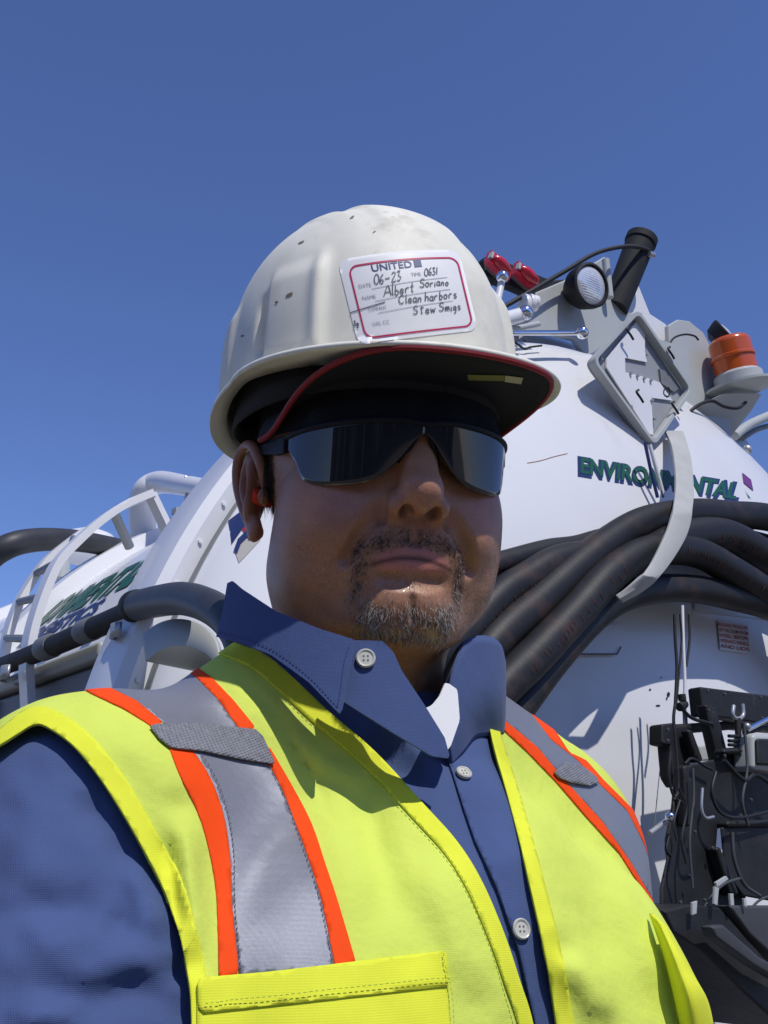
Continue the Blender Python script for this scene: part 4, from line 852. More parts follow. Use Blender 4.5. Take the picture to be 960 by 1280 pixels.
# ================================================================ hard hat
hat = empty('hard_hat', H((0, 6, 50)), 'scuffed white hard hat with a visitor sticker, worn low over dark glasses', 'hard hat')
TR = Matrix.Rotation(math.radians(-5.5), 3, 'Y') @ Matrix.Rotation(math.radians(29), 3, 'Z') @ Matrix.Rotation(math.radians(11.5), 3, 'X')
TR = np.array(TR); TO = H((-13, 4, 71.5))
def T(p): return TO + (np.asarray(p, float) * 0.001) @ TR.T
SA, SB, SH = 90.5, 110.0, 128.0
def shell_r(ph):                       # outline of the crown at its base
    return 1.0 / (np.abs(np.sin(ph) / SA) ** 2.15 + np.abs(np.cos(ph) / SB) ** 2.15) ** (1 / 2.15)
def flange(ph):                        # how far the rim sticks out: gutter at the sides, longer peak in front
    fr_ = np.clip(np.cos(ph), 0, 1)
    return 6.5 + 37 * fr_ ** 1.3 + 4 * np.clip(-np.cos(ph), 0, 1)
def drop(ph): return -20 * np.clip(-np.cos(ph) + 0.15, 0, 1.15) ** 1.4 - 5.0 * np.clip(np.cos(ph), 0, 1) + 2.0 * np.abs(np.sin(ph)) ** 2
def shell_pt(ph, t, inset=0.0):
    e = 2 / 2.42; c = np.cos(t * math.pi / 2) ** e; s_ = np.sin(t * math.pi / 2) ** e
    r = shell_r(ph) * c * (1 + 0.02 * np.sin(t * math.pi)) ; zz = SH * s_
    X = r * np.sin(ph); Y = -r * np.cos(ph)
    # raised band over the crown from front to back, with soft shoulders, and two ribs beside it
    band = sm(-np.abs(X), -33, -25) * sm(zz, 70, 108) * 2.6 + sm(-np.abs(np.abs(X) - 47), -8, -4) * sm(zz, 80, 115) * 1.4
    # pads for the slots on the sides: a step out with a rib at its front edge
    bump = np.zeros_like(X)
    for sgn in (-1, 1):
        q = np.degrees(ph) * sgn; q = (q + 360) % 360
        w = sm(q, 40, 44) * (1 - sm(q, 66, 70)) * sm(zz, 6, 10) * (1 - sm(zz, 56, 72))
        rib = np.exp(-((q - 43) / 3.0) ** 2) * sm(zz, 2, 8) * (1 - sm(zz, 64, 80))
        gro = np.exp(-((q - 71.5) / 2.6) ** 2) * sm(zz, 10, 16) * (1 - sm(zz, 34, 56))
        w2 = sm(q, 96, 101) * (1 - sm(q, 124, 130)) * sm(zz, 4, 10) * (1 - sm(zz, 50, 64))
        bump = bump + 3.0 * w + 3.6 * rib - 8.0 * gro + 3.2 * w2
    k = (r + bump - inset) / np.maximum(r, 1e-6)
    return np.stack([X * k, Y * k, zz + band - inset * (zz / SH) + drop(ph) * (1 - t) ** 3], -1)
NP, NT = 260, 90
PH = np.linspace(0, 2 * math.pi, NP, endpoint=False)
rows = []
for r_, zz_ in ((1.0, -1.6), (1.0, 1.2)):   # rim: lower edge, upper edge, then back to the wall
    pass
def ring(fn): return np.array([fn(a) for a in PH])
def rim_pt(a, k, dz, ins=0.0):
    R_ = shell_r(a) + flange(a) * k - ins; return np.array([R_ * math.sin(a), -R_ * math.cos(a), drop(a) + dz - 3.0 * k * (0.6 + 0.5 * np.clip(math.cos(a), 0, 1))])
rows = [ring(lambda a: rim_pt(a, 1.0, -1.6)), ring(lambda a: rim_pt(a, 1.02, 0.0)), ring(lambda a: rim_pt(a, 1.0, 1.6)), ring(lambda a: rim_pt(a, 0.75, 2.0)), ring(lambda a: rim_pt(a, 0.4, 2.4)), ring(lambda a: rim_pt(a, 0.12, 3.6))]
for t in np.linspace(0.025, 1, NT): rows.append(shell_pt(PH, np.full(NP, t)))
inner = [shell_pt(PH, np.full(NP, t), 3.0) for t in np.linspace(0.97, 0.0, 30)]
inner[-1][:, 2] -= 1.0
rows += inner + [ring(lambda a: rim_pt(a, 0.5, -1.2)), ring(lambda a: rim_pt(a, 0.9, -1.6))]
G = np.array(rows); n_r = len(G)
hatV = T(G.reshape(-1, 3)); hatF = [(i * NP + k, i * NP + (k + 1) % NP, ((i + 1) % n_r) * NP + (k + 1) % NP, ((i + 1) % n_r) * NP + k) for i in range(n_r) for k in range(NP)]
M_hat = node_mat('hat_plastic', (0.80, 0.775, 0.66), 0.55, spec=0.38, noise=(28, 0.10), bump=[(55, 0.05, 0.002), (900, 0.12, 0.0003)],
                 stain=[(30, (0.30, 0.27, 0.20), 0.56, 0.18, 0.55), (9, (0.45, 0.42, 0.34), 0.52, 0.2, 0.5), (150, (0.07, 0.06, 0.05), 0.68, 0.05, 0.8), (420, (0.20, 0.18, 0.14), 0.66, 0.06, 0.5)])
shell = link_mesh('shell', hatV, np.array(hatF), M_hat, hat)
SHELL = Surf(hatV, hatF)

# dark cap peak under the front rim, edged in red
M_peak = node_mat('peak_fabric', (0.010, 0.011, 0.015), 0.85, bump=(1500, 0.3, 0.0005)); M_red = node_mat('red_piping', (0.24, 0.010, 0.015), 0.6)
pk = []
for a in np.radians(np.linspace(-86, 86, 90)):
    fr_ = max(0.0, math.cos(a)) ; row = []
    wz = float(sm(abs(math.degrees(a)), 18, 84)); rp = rim_pt(a, 1.0, -3.4); Ro = (math.hypot(rp[0], rp[1]) - 1.2) * (1 - wz) + 77 * wz; Ri = 68
    for k in np.linspace(0, 1, 10):
        R_ = Ri + (Ro - Ri) * k; row.append((R_ * math.sin(a), -R_ * math.cos(a), (rp[2] + 1.5 * fr_) * k * (1 - wz) - 5.0 * (1 - k) - 36 * wz * k - 14 * (1 - k) ** 2))
    pk.append(row)
pk = np.array(pk); m = MB(); m.grid(T(pk)); pe = m.build('peak', M_peak, hat); solidify(pe, 0.003, 0)
m = MB(); m.tube(T(pk[:, -1]), 0.0019, 8); m.build('piping', M_red, pe)
PEAK = Surf(T(pk).reshape(-1, 3), [(i * 10 + j, i * 10 + j + 1, (i + 1) * 10 + j + 1, (i + 1) * 10 + j) for i in range(89) for j in range(9)])
def px_patch(surf, corners, nu, nv, off, rnd=0.0):
    q = quad_map(corners); V = []; ok = True
    for j in range(nv + 1):
        for i in range(nu + 1):
            p_ = surf.hit(*q(i / nu, j / nv), off); V.append(p_ if p_ is not None else (V[-1] if V else np.zeros(3)))
    F = [(j * (nu + 1) + i, j * (nu + 1) + i + 1, (j + 1) * (nu + 1) + i + 1, (j + 1) * (nu + 1) + i) for j in range(nv) for i in range(nu)]
    return V, F
M_tape = node_mat('dull_yellow_label', (0.23, 0.22, 0.06), 0.7); M_tape2 = node_mat('faded_print', (0.55, 0.50, 0.33), 0.7)
for nm, c, mt in (('size_label', [(584, 464), (631, 465), (630, 472), (585, 471)], M_tape), ('size_label', [(631.5, 465), (654, 468), (651, 476), (630.5, 473)], M_tape2)):
    V, F = px_patch(PEAK, c, 6, 2, 0.0022); link_mesh(nm, V, F, mt, pe)
# sweatband inside
M_band = node_mat('sweatband', (0.011, 0.011, 0.013), 0.8); m = MB()
m.grid(np.array([T([(shell_r(a) - w_) * math.sin(a), -(shell_r(a) - w_) * math.cos(a), zz if zz > 0 else zz * 0.3]) for a in np.linspace(0, 2 * math.pi, 100) for zz, w_ in ((-62, 7.5), (-14, 10), (12, 12), (28, 14))]).reshape(100, 4, 3))
solidify(m.build('headband', M_band, hat), 0.002)

# ---- visitor sticker
ST = [(422, 326), (573, 313), (597, 413), (448, 431)]
sq = quad_map(ST)
def st_pt(u, v, off):                  # sticker coordinates to the shell; the top edge bows with the crown
    q_ = sq(u, v); q_[1] -= 5.0 * math.sin(math.pi * np.clip(u, 0, 1)) * (0.8 * v + 0.1); h = SHELL.hit(q_[0], q_[1], off); return h
def rrect(n=10, r=0.10, asp=1.45, u0=0, v0=0, u1=1, v1=1):
    out = []; ru, rv = r / asp, r
    for cx, cy, a0 in ((u1 - ru, v1 - rv, 0), (u0 + ru, v1 - rv, 90), (u0 + ru, v0 + rv, 180), (u1 - ru, v0 + rv, 270)):
        for k in range(n + 1):
            a = math.radians(a0 + 90 * k / n); out.append((cx + ru * math.cos(a), cy + rv * math.sin(a)))
    return out
NU, NV = 40, 28; V = []; uv = []
for j in range(NV + 1):
    for i in range(NU + 1):
        u, v = i / NU, j / NV
        uv.append((u, v)); V.append(st_pt(u, v, 0.0004))
F = np.array([(j * (NU + 1) + i, j * (NU + 1) + i + 1, (j + 1) * (NU + 1) + i + 1, (j + 1) * (NU + 1) + i) for j in range(NV) for i in range(NU)])
uv = np.array(uv); V = np.array([v if v is not None else TO for v in V])
g = poly_sd(uv[:, 0] * 1.45, uv[:, 1], [(a * 1.45, b) for a, b in rrect(8, 0.11)])
V2, F2 = clip_mesh(V, F, g)
M_stk = node_mat('sticker_paper', (0.80, 0.79, 0.78), 0.5, noise=(60, 0.04)); stk = link_mesh('sticker', V2, F2, M_stk, hat)
M_pink = node_mat('print_red', (0.50, 0.02, 0.09), 0.5); M_navy = node_mat('print_navy', (0.03, 0.06, 0.17), 0.5)
M_ink = node_mat('pen_ink', (0.09, 0.10, 0.125), 0.5); M_grey = node_mat('print_grey', (0.30, 0.32, 0.36), 0.5)
def ribbon_uv(mb, pts, w, off, fn, asp=1.45):
    pts = np.array(pts, float); q = pts * [asp, 1]; t = np.gradient(q, axis=0); t /= np.linalg.norm(t, axis=1)[:, None] + 1e-9; nn = np.stack([-t[:, 1], t[:, 0]], 1) * w / 2
    w_ = np.broadcast_to(w, (len(pts),)); A = (q + nn) / [asp, 1]; B = (q - nn) / [asp, 1]; VV = []
    for a, b in zip(A, B):
        x0, x1 = fn(a[0], a[1], off), fn(b[0], b[1], off)
        if x0 is None or x1 is None: return
        VV += [x0, x1]
    mb.add(VV, [(2 * i, 2 * i + 1, 2 * i + 3, 2 * i + 2) for i in range(len(pts) - 1)])
bd = rrect(8, 0.10, 1.45, 0.075, 0.06, 0.965, 0.90); bd = np.array(bd + bd[:1])
bd2 = [];
for a, b in zip(bd[:-1], bd[1:]):
    k = max(1, int(np.linalg.norm(b - a) / 0.04)); bd2 += [a + (b - a) * i / k for i in range(k)]
bd2.append(bd[0]); m = MB(); ribbon_uv(m, bd2, 0.020, 0.0007, st_pt); m.build('printed_border', M_pink, stk)
def put_text(mb, txt, u0, v0, h, wid, off, fn, bold=0.0, shear=0.0):
    V, F = text_flat(txt, bold, shear); V = V - V.min(0) * [1, 0]; k = wid / V[:, 0].max(); V = np.stack([u0 + V[:, 0] * k, v0 + V[:, 1] * h / 0.7], 1)
    W = [fn(a, b, off) for a, b in V]
    if any(w is None for w in W): return
    mb.add(W, F)
m = MB(); put_text(m, 'UNITED', 0.255, 0.805, 0.075, 0.33, 0.0007, st_pt, 0.012)
m.box(st_pt(0.635, 0.853, 0.0006), (st_pt(0.665, 0.853, 0.0006) - st_pt(0.635, 0.853, 0.0006)), (st_pt(0.635, 0.90, 0.0006) - st_pt(0.635, 0.853, 0.0006)), np.cross(st_pt(0.665, 0.853, 0.0006) - st_pt(0.635, 0.853, 0.0006), st_pt(0.635, 0.90, 0.0006) - st_pt(0.635, 0.853, 0.0006)) * 3)
m.build('printed_lettering', M_navy, stk)
m = MB()
for t_, u_, v_, w_ in (('DATE', 0.12, 0.64, 0.10), ('TIME', 0.56, 0.70, 0.08), ('NAME', 0.125, 0.50, 0.11), ('COMPANY', 0.15, 0.36, 0.15), ('UAL CC', 0.155, 0.19, 0.14)):
    put_text(m, t_, u_, v_, 0.042, w_, 0.0007, st_pt)
for v_ in (0.61, 0.465, 0.325): ribbon_uv(m, [(0.22 + 0.07 * i, v_ + 0.006 * i) for i in range(10)], 0.006, 0.0007, st_pt)
m.build('printed_field', M_grey, stk)
SF = {'A': [[(0, 0), (.42, 1), (.75, 0)], [(.12, .38), (.7, .42)]], 'l': [[(.12, 1), (.1, .06), (.22, 0)]], 'b': [[(.12, 1), (.08, 0), (.36, .04), (.42, .3), (.26, .48), (.1, .36)]],
 'e': [[(.05, .26), (.4, .3), (.3, .5), (.1, .42), (.04, .14), (.22, 0), (.45, .1)]], 'r': [[(.05, .5), (.08, 0)], [(.08, .34), (.24, .5), (.4, .44)]], 't': [[(.2, .85), (.18, .06), (.32, 0)], [(.02, .58), (.4, .62)]],
 'S': [[(.62, .84), (.42, 1), (.14, .86), (.18, .6), (.5, .44), (.54, .14), (.3, 0), (0, .1)]], 'o': [[(.22, .5), (.04, .34), (.08, .06), (.28, 0), (.42, .2), (.36, .44), (.2, .5)]],
 'i': [[(.1, .5), (.08, .04), (.2, 0)], [(.12, .66), (.13, .7)]], 'a': [[(.4, .42), (.2, .5), (.04, .28), (.12, .02), (.34, .14), (.4, .46), (.38, .04), (.5, 0)]], 'n': [[(.05, .5), (.06, 0), (.1, .36), (.28, .5), (.38, .36), (.38, 0)]],
 'C': [[(.66, .84), (.4, 1), (.08, .7), (.06, .26), (.3, 0), (.62, .1)]], 'h': [[(.1, 1), (.06, 0), (.12, .36), (.3, .48), (.4, .3), (.4, 0)]], 's': [[(.36, .44), (.16, .5), (.08, .34), (.32, .2), (.3, .02), (.04, .04)]],
 'w': [[(.02, .5), (.14, 0), (.28, .4), (.42, 0), (.58, .5)]], 'v': [[(.02, .5), (.2, 0), (.4, .5)]], 'm': [[(.04, .5), (.05, 0), (.14, .46), (.26, .4), (.28, 0), (.38, .46), (.5, .38), (.52, 0)]], 'p': [[(.06, .5), (.04, -.4)], [(.06, .4), (.3, .5), (.4, .24), (.2, 0), (.06, .1)]],
 'g': [[(.38, .44), (.16, .5), (.05, .24), (.2, .04), (.38, .4), (.36, -.3), (.12, -.38)]], 'u': [[(.04, .5), (.08, .04), (.28, .04), (.38, .5), (.38, 0)]],
 '0': [[(.26, 1), (.04, .66), (.08, .14), (.3, 0), (.5, .34), (.44, .84), (.24, 1)]], '6': [[(.42, 1), (.12, .6), (.06, .18), (.26, 0), (.44, .2), (.3, .42), (.08, .3)]], '2': [[(.06, .8), (.26, 1), (.44, .78), (.06, 0), (.5, .04)]],
 '3': [[(.06, .9), (.36, .98), (.2, .56), (.44, .34), (.28, 0), (.02, .08)]], '1': [[(.16, 1), (.14, 0)]], '-': [[(.04, .44), (.56, .5)]], '7': [[(.06, .96), (.46, 1), (.2, 0)]]}
ADV = {'A': .8, 'S': .72, 'C': .74, 'm': .66, 'w': .66, 'l': .3, 'i': .3, ' ': .4, '1': .32, '-': .68}
def hand(mb, txt, u, v, h, slope, seed, w=0.0115, kern=1.0):
    rs = np.random.RandomState(seed); u0 = u
    for ch in txt:
        for st in SF.get(ch, []):
            q = np.array(st); k = rs.uniform(0.9, 1.12); q = q * [k * h / 1.45, h * k]; q[:, 0] += q[:, 1] * 0.16
            q = q + [u, v + (u - u0) * slope + rs.uniform(-.006, .006)]; q = spline(q, 4) if len(q) > 2 else q
            ribbon_uv(mb, q, w, 0.0008, st_pt)
        u += ADV.get(ch, .54) * h / 1.45 * kern * 1.02
m = MB()
hand(m, '06-23', 0.245, 0.655, 0.115, 0.05, 1); hand(m, '0631', 0.665, 0.70, 0.085, 0.06, 2)
hand(m, 'Albert', 0.30, 0.505, 0.115, 0.08, 3); hand(m, 'Soriano', 0.605, 0.565, 0.085, 0.02, 4, kern=1.12)
hand(m, 'Clean', 0.405, 0.395, 0.10, 0.04, 5, kern=1.05); hand(m, 'harbors', 0.62, 0.405, 0.095, 0.03, 6, kern=1.1)
hand(m, 'Stew', 0.50, 0.26, 0.10, 0.02, 7, kern=1.15); hand(m, 'Smigs', 0.715, 0.265, 0.09, 0.02, 8, kern=1.1)
hand(m, '3g', 0.0, 0.22, 0.06, 0, 9)
ribbon_uv(m, [(-0.0 + 0.10 * i, 0.375 + 0.022 * i) for i in range(4)], 0.012, 0.0008, st_pt)
m.build('handwriting', M_ink, stk)
# scuffs: little scraped marks on the crown
M_scuff = node_mat('scuff', (0.20, 0.17, 0.12), 0.9)
rs = np.random.RandomState(11)
for (px, py, w_, h_) in ((440, 272, 5, 1.5), (362, 369, 7, 2.6), (377, 303, 6, 1.6), (352, 300, 9, 1.2), (346, 378, 3, 2), (303, 420, 3, 1.5), (468, 290, 3, 1)):
    m = MB(); ang = rs.uniform(-0.7, -0.2); c_ = SHELL.hit(px, py, 0.00025)
    if c_ is None: continue
    pts = [SHELL.hit(px + w_ * math.cos(a) * rs.uniform(.5, 1) * math.cos(ang) - h_ * math.sin(a) * math.sin(ang), py + w_ * math.cos(a) * math.sin(ang) * rs.uniform(.5, 1) + h_ * math.sin(a) * math.cos(ang) * rs.uniform(.4, 1), 0.00025) for a in np.linspace(0, 2 * math.pi, 12, endpoint=False)]
    if any(p_ is None for p_ in pts): continue
    m.add([c_] + pts, [(0, 1 + i, 1 + (i + 1) % 12) for i in range(12)]); m.build('scuff_mark', M_scuff, shell)

# ================================================================ safety glasses
gl = empty('safety_glasses', H((0, -105, 25)), 'wraparound safety glasses with dark mirrored lenses under the hat peak', 'glasses')
M_lens = node_mat('mirror_lens', (0.020, 0.018, 0.019), 0.04, spec=0.5, ior=1.62)
M_frame = node_mat('glasses_frame', (0.010, 0.010, 0.013), 0.6, spec=0.25)
def lens_pt(th, zz, k=0.0):
    R1, R2 = 71.5 + k, 73.5 + k; return np.array([R1 * math.sin(th), -37 - R2 * math.cos(th) + 0.10 * (36 - zz) - 0.0, zz + 0.042 * R1 * math.sin(th)])
for sx in (-1, 1):
    up_ = lambda q: 32.5 - 1.0 * (q / 80) ** 2 - 2.0 * np.exp(-(q / 7) ** 2)
    lo_pts = [(0.2, 25), (5, 20), (10, 11), (16, 3), (24, -3), (34, -5), (48, -4), (60, 1), (68, 14), (76, 22), (83, 31)]
    lp = spline(lo_pts, 6); thd = np.linspace(0.2, 83, 46); lo = np.interp(thd, lp[:, 0], lp[:, 1])
    Gd = np.array([[H(lens_pt(math.radians(a) * sx, l + (up_(a) - l) * k)) for k in np.linspace(0, 1, 14)] for a, l in zip(thd, lo)])
    if sx < 0: Gd = Gd[::-1]
    m = MB(); m.grid(Gd); o = m.build('lens', M_lens, gl); solidify(o, 0.0012, 0)
    m = MB(); m.tube([H(lens_pt(math.radians(a) * sx, up_(a) + -0.4, 0.5)) for a in np.linspace(0, 84, 40)], 0.0017, 8); m.build('brow_bar', M_frame, gl)
    m = MB(); m.grid(np.array([[H((sx * xx, yy, zz + dz + 0.042 * sx * xx * min(1, max(0, (-yy) / 50)))) for dz in (-h_, h_)] for xx, yy, zz, h_ in ((71.0, -50, 27, 5.5), (73.5, -36, 28, 6), (76, -18, 29.5, 4.5), (80, 2, 31, 3.6), (83, 18, 30, 3.2), (82, 30, 22, 3), (80, 36, 10, 2.6))]))
    o = m.build('temple_arm', M_frame, gl); solidify(o, 0.0035, 0, 0.0012)
for sx in (-1, 1):
    m = MB(); m.tube([H((sx * 4, -108, 24)), H((sx * 8, -104, 16)), H((sx * 12, -98, 9))], 0.0018, 8); m.build('nose_pad', M_frame, gl)
# ================================================================ shirt, undershirt, vest
TYAW = math.radians(35)
TN = np.array([0.0, 0.665, 1.43])                           # base of the neck
TM = np.array([[math.cos(TYAW), -math.sin(TYAW), 0], [math.sin(TYAW), math.cos(TYAW), 0], [0, 0, 1.0]])   # columns: his left, his back, up
def B(p): return TN + np.asarray(p, float) @ TM.T
def Binv(w): return (np.asarray(w) - TN) @ TM
NEAR = [(-0.192, 0.010, -0.062), (-0.235, -0.06, -0.22), (-0.25, -0.13, -0.40)]     # shoulder, mid arm, elbow of the arm that holds the camera up
FARA = [(0.178, 0.04, -0.074), (0.224, 0.08, -0.23), (0.215, 0.09, -0.43)]
def torso(f, g=0.0):                   # body in clothes, grown by g metres
    f.ell((0, 0.0, -0.43), (0.185 + g, 0.150 + g, 0.31 + g), 0)
    f.ell((-0.075, -0.030, -0.19), (0.115 + g, 0.105 + g, 0.130 + g), 0.06)
    f.ell((0.068, -0.028, -0.19), (0.115 + g, 0.108 + g, 0.135 + g), 0.06)
    f.cap((0, -0.005, -0.045), (0.01, -0.035, -0.11), 0.068 + g, 0.09 + g, 0.03)
    f.ell((0, 0.05, -0.17), (0.170 + g, 0.085 + g, 0.16 + g), 0.06)
    f.cap((-0.145, 0.02, -0.095), (0.145, 0.03, -0.072), 0.055 + g, 0.050 + g, 0.05)
    f.cap((-0.035, 0.02, 0.028), (-0.16, 0.02, -0.068), 0.056 + g, 0.048 + g, 0.04)
    f.cap((0.03, 0.02, 0.010), (0.15, 0.03, -0.032), 0.056 + g, 0.044 + g, 0.04)
    f.chain(NEAR, (0.066 + g, 0.064 + g, 0.055 + g), 0.035)
    f.chain(FARA, (0.062 + g, 0.062 + g, 0.05 + g), 0.03)
class PolyLine:
    def __init__(s, pts): s.p = np.array(pts, float)
def pl_dist(x, y, pts):
    d = np.full(x.shape, 1e9); pts = np.array(pts, float)
    for a, b in zip(pts[:-1], pts[1:]):
        e = b - a; t = np.clip(((x - a[0]) * e[0] + (y - a[1]) * e[1]) / (e @ e), 0, 1); d = np.minimum(d, (x - a[0] - t * e[0]) ** 2 + (y - a[1] - t * e[1]) ** 2)
    return np.sqrt(d)
LO, HI = (-0.36, -0.24, -0.52), (0.32, 0.19, 0.10)
sf = Field(LO, HI, 0.0036); torso(sf, 0.0025)
PP = np.stack(np.meshgrid(*sf.ax, indexing='ij'), -1)
gx, gy, gd = proj(B(PP)); near_front = gd < 0.9
def crease(fld, pts, amp, w):          # a fold in cloth: amp > 0 raises, < 0 sinks, w its half width in metres
    fr_ = (PP[..., 1] < 0.06); d = pl_dist(gx, gy, pts) * gd / FPX
    e_ = np.minimum(np.hypot(gx - pts[0][0], gy - pts[0][1]), np.hypot(gx - pts[-1][0], gy - pts[-1][1])); L_ = sum(math.dist(a, b) for a, b in zip(pts[:-1], pts[1:]))
    fld.D -= (amp * np.exp(-(d / w) ** 2) * fr_ * sm(e_, 0, 0.32 * L_)).astype(np.float32)
sf.D += (0.0020 * wob(PP, 30, 21) + 0.0009 * wob(PP, 80, 22)).astype(np.float32)
for pts, amp, w in (([(60, 1238), (110, 1222), (160, 1205), (225, 1212)], 0.007, 0.009), ([(40, 1268), (110, 1245), (170, 1228), (232, 1240)], -0.0045, 0.009), ([(20, 1180), (90, 1175), (150, 1160)], 0.005, 0.010), ([(0, 1120), (70, 1140), (140, 1130)], -0.004, 0.008), ([(150, 1060), (180, 1120), (205, 1180)], 0.005, 0.007), ([(90, 980), (140, 1050), (170, 1110)], -0.004, 0.007), ([(10, 1010), (30, 1080), (20, 1160)], 0.004, 0.012),
                    ([(0, 1282), (50, 1270), (90, 1268), (110, 1285)], 0.006, 0.006), ([(110, 1010), (120, 1080), (150, 1150)], 0.003, 0.012), ([(40, 960), (60, 1050), (55, 1140)], 0.003, 0.014),
                    ([(460, 880), (520, 935), (550, 975)], 0.004, 0.005), ([(440, 905), (500, 965), (545, 1000)], -0.003, 0.006), ([(600, 950), (625, 1050), (650, 1120)], 0.002, 0.01)):
    crease(sf, pts, amp, w)
sV, sQ = sf.nets()
M_shirt = weave(node_mat('shirt_cotton', (0.062, 0.094, 0.215), 0.85, spec=0.2, noise=(14, 0.08), sheen=0.08, bump=[(26, 0.35, 0.0025), (80, 0.3, 0.0015)]), 420, 0.35, 0.0004, (0, 0, -TYAW), 0.10)
def neck_hole(V, r=0.060): return np.where(V[:, 2] > -0.02, r - np.sqrt((V[:, 0] / 1.05) ** 2 + (V[:, 1] - 0.012) ** 2), -1)
V_, F_ = clip_mesh(sV, sQ, neck_hole(sV))
shirt = link_mesh('shirt', B(V_), F_, M_shirt, person); SHIRT = Surf(B(V_), F_)

vf = Field(LO, HI, 0.0036); torso(vf, 0.010)
vf.D += (0.0030 * wob(PP, 16, 31) + 0.0013 * wob(PP, 42, 32) + 0.0005 * wob(PP, 110, 33)).astype(np.float32)
for pts, amp, w in (([(275, 822), (330, 880), (385, 960), (430, 1045)], -0.0022, 0.0022), ([(225, 1000), (230, 1100), (243, 1210)], 0.008, 0.008), ([(208, 1020), (216, 1110), (233, 1190)], -0.007, 0.006), ([(452, 960), (470, 1060), (500, 1180)], -0.004, 0.009), ([(520, 1060), (560, 1140), (600, 1260)], 0.004, 0.010), ([(700, 1180), (740, 1230), (760, 1290)], 0.006, 0.010), ([(360, 900), (400, 950), (470, 990)], 0.0025, 0.006),
                    ([(405, 960), (430, 1060), (470, 1150)], 0.003, 0.012), ([(140, 900), (200, 960), (225, 1010)], 0.003, 0.012), ([(690, 1010), (730, 1110), (745, 1240)], -0.004, 0.018),
                    ([(760, 1060), (800, 1150), (830, 1260)], 0.004, 0.012), ([(640, 1000), (690, 1130), (720, 1280)], 0.003, 0.014)):
    crease(vf, pts, amp, w)
OPEN_L = [(262, 788), (272, 797), (300, 805), (335, 820), (372, 852), (410, 888), (470, 940), (530, 1005), (572, 1052), (602, 1100), (630, 1165), (650, 1225), (668, 1285), (685, 1400)]
ARM_L = [(242, 1400), (240, 1285), (237, 1230), (226, 1175), (205, 1110), (178, 1058), (150, 1010), (122, 968), (92, 932), (64, 911), (44, 904), (22, 916), (0, 930), (-40, 950)]
OPEN_R = [(612, 880), (612, 903), (620, 940), (634, 990), (652, 1060), (668, 1130), (682, 1195), (697, 1285), (712, 1400)]
P_LEFT = spline(OPEN_L, 4).tolist() + spline(ARM_L, 4).tolist() + [(-60, 930), (-60, 700), (200, 640)]
P_RIGHT = spline(OPEN_R, 4)[::-1].tolist() + [(700, 700), (1000, 900), (1000, 1400)]
def layer(iso, polys, ymax=0.045, back=False, field=None):
    V, Q = (field or vf).nets(iso); x_, y_, d_ = proj(B(V))
    g = np.minimum.reduce([poly_sd(x_, y_, p_) for p_ in polys]) * np.abs(d_) / FPX
    if back:
        gb = np.maximum(np.maximum(V[:, 0] - 0.150, -V[:, 0] - 0.185), 0.098 - np.sqrt(V[:, 0] ** 2 + V[:, 1] ** 2) - np.where(V[:, 2] < -0.1, 1, 0))
        w = sm(V[:, 1], 0.03, 0.05); g = g * (1 - w) + gb * w
    else: g = np.maximum(g, V[:, 1] - ymax)
    return clip_mesh(V, Q, g)
def biggest(V, F):                     # drop stray slivers, keep the largest connected piece
    lab = np.arange(len(V))
    for _ in range(400):
        m_ = lab[F].min(1); new = lab.copy(); np.minimum.at(new, F.ravel(), np.repeat(m_, 3)); new = new[new]
        if (new == lab).all(): break
        lab = new
    l_ = lab[F[:, 0]]; v_, c_ = np.unique(l_, return_counts=True); F = F[l_ == v_[np.argmax(c_)]]
    u, inv = np.unique(F, return_inverse=True); return V[u], inv.reshape(F.shape)
def cloth(name, iso, polys, mat, parent, t=0.0006, **k):
    V, F = layer(iso, polys, **k)
    if name != 'vest': V, F = biggest(V, F)
    o = link_mesh(name, B(V), F, mat, parent)
    m_ = o.modifiers.new('thick', 'SOLIDIFY'); m_.thickness = t; m_.offset = -1; return o
M_lime = weave(node_mat('lime_mesh', (0.65, 0.755, 0.12), 0.8, spec=0.2, noise=(9, 0.08), stain=[(26, (0.34, 0.42, 0.05), 0.68, 0.10, 0.5), (120, (0.30, 0.34, 0.08), 0.74, 0.04, 0.7)], bump=[(28, 0.5, 0.006), (90, 0.35, 0.002)]), 420, 0.25, 0.0003, (0, 0, -TYAW))
M_trim = weave(node_mat('yellow_binding', (0.76, 0.80, 0.05), 0.75, spec=0.2, noise=(60, 0.05)), 300, 0.3, 0.0003)
M_orange = weave(node_mat('orange_tape', (0.92, 0.075, 0.006), 0.75, spec=0.2, noise=(50, 0.04)), 500, 0.3, 0.0003)
M_silver = weave(node_mat('silver_tape', (0.24, 0.25, 0.29), 0.38, metal=0.25, spec=0.5, noise=(1500, 0.12), stain=[(20, (0.17, 0.18, 0.20), 0.55, 0.2, 0.5)], bump=[(50, 0.25, 0.002)]), 600, 0.3, 0.0003)
M_strap = weave(node_mat('grey_webbing', (0.23, 0.235, 0.26), 0.6, spec=0.3, noise=(300, 0.2)), 200, 0.8, 0.0008, (0, 0.5, 0))
vest = cloth('vest', 0.0, [P_LEFT, P_RIGHT], M_lime, person, 0.0016, back=True)
def band(edge, w, side=1):             # polygon of width w px beside an edge line
    e = spline(edge, 4); t = np.gradient(e, axis=0); t /= np.linalg.norm(t, axis=1)[:, None]; n = np.stack([-t[:, 1], t[:, 0]], 1) * side
    w = np.interp(np.linspace(0, 1, len(e)), np.linspace(0, 1, len(np.atleast_1d(w))), np.atleast_1d(w))[:, None]
    return e.tolist() + (e + n * w)[::-1].tolist()
cloth('binding', 0.0012, [band(OPEN_L, [14, 24, 22, 20, 16], 1)], M_trim, vest, 0.0010)
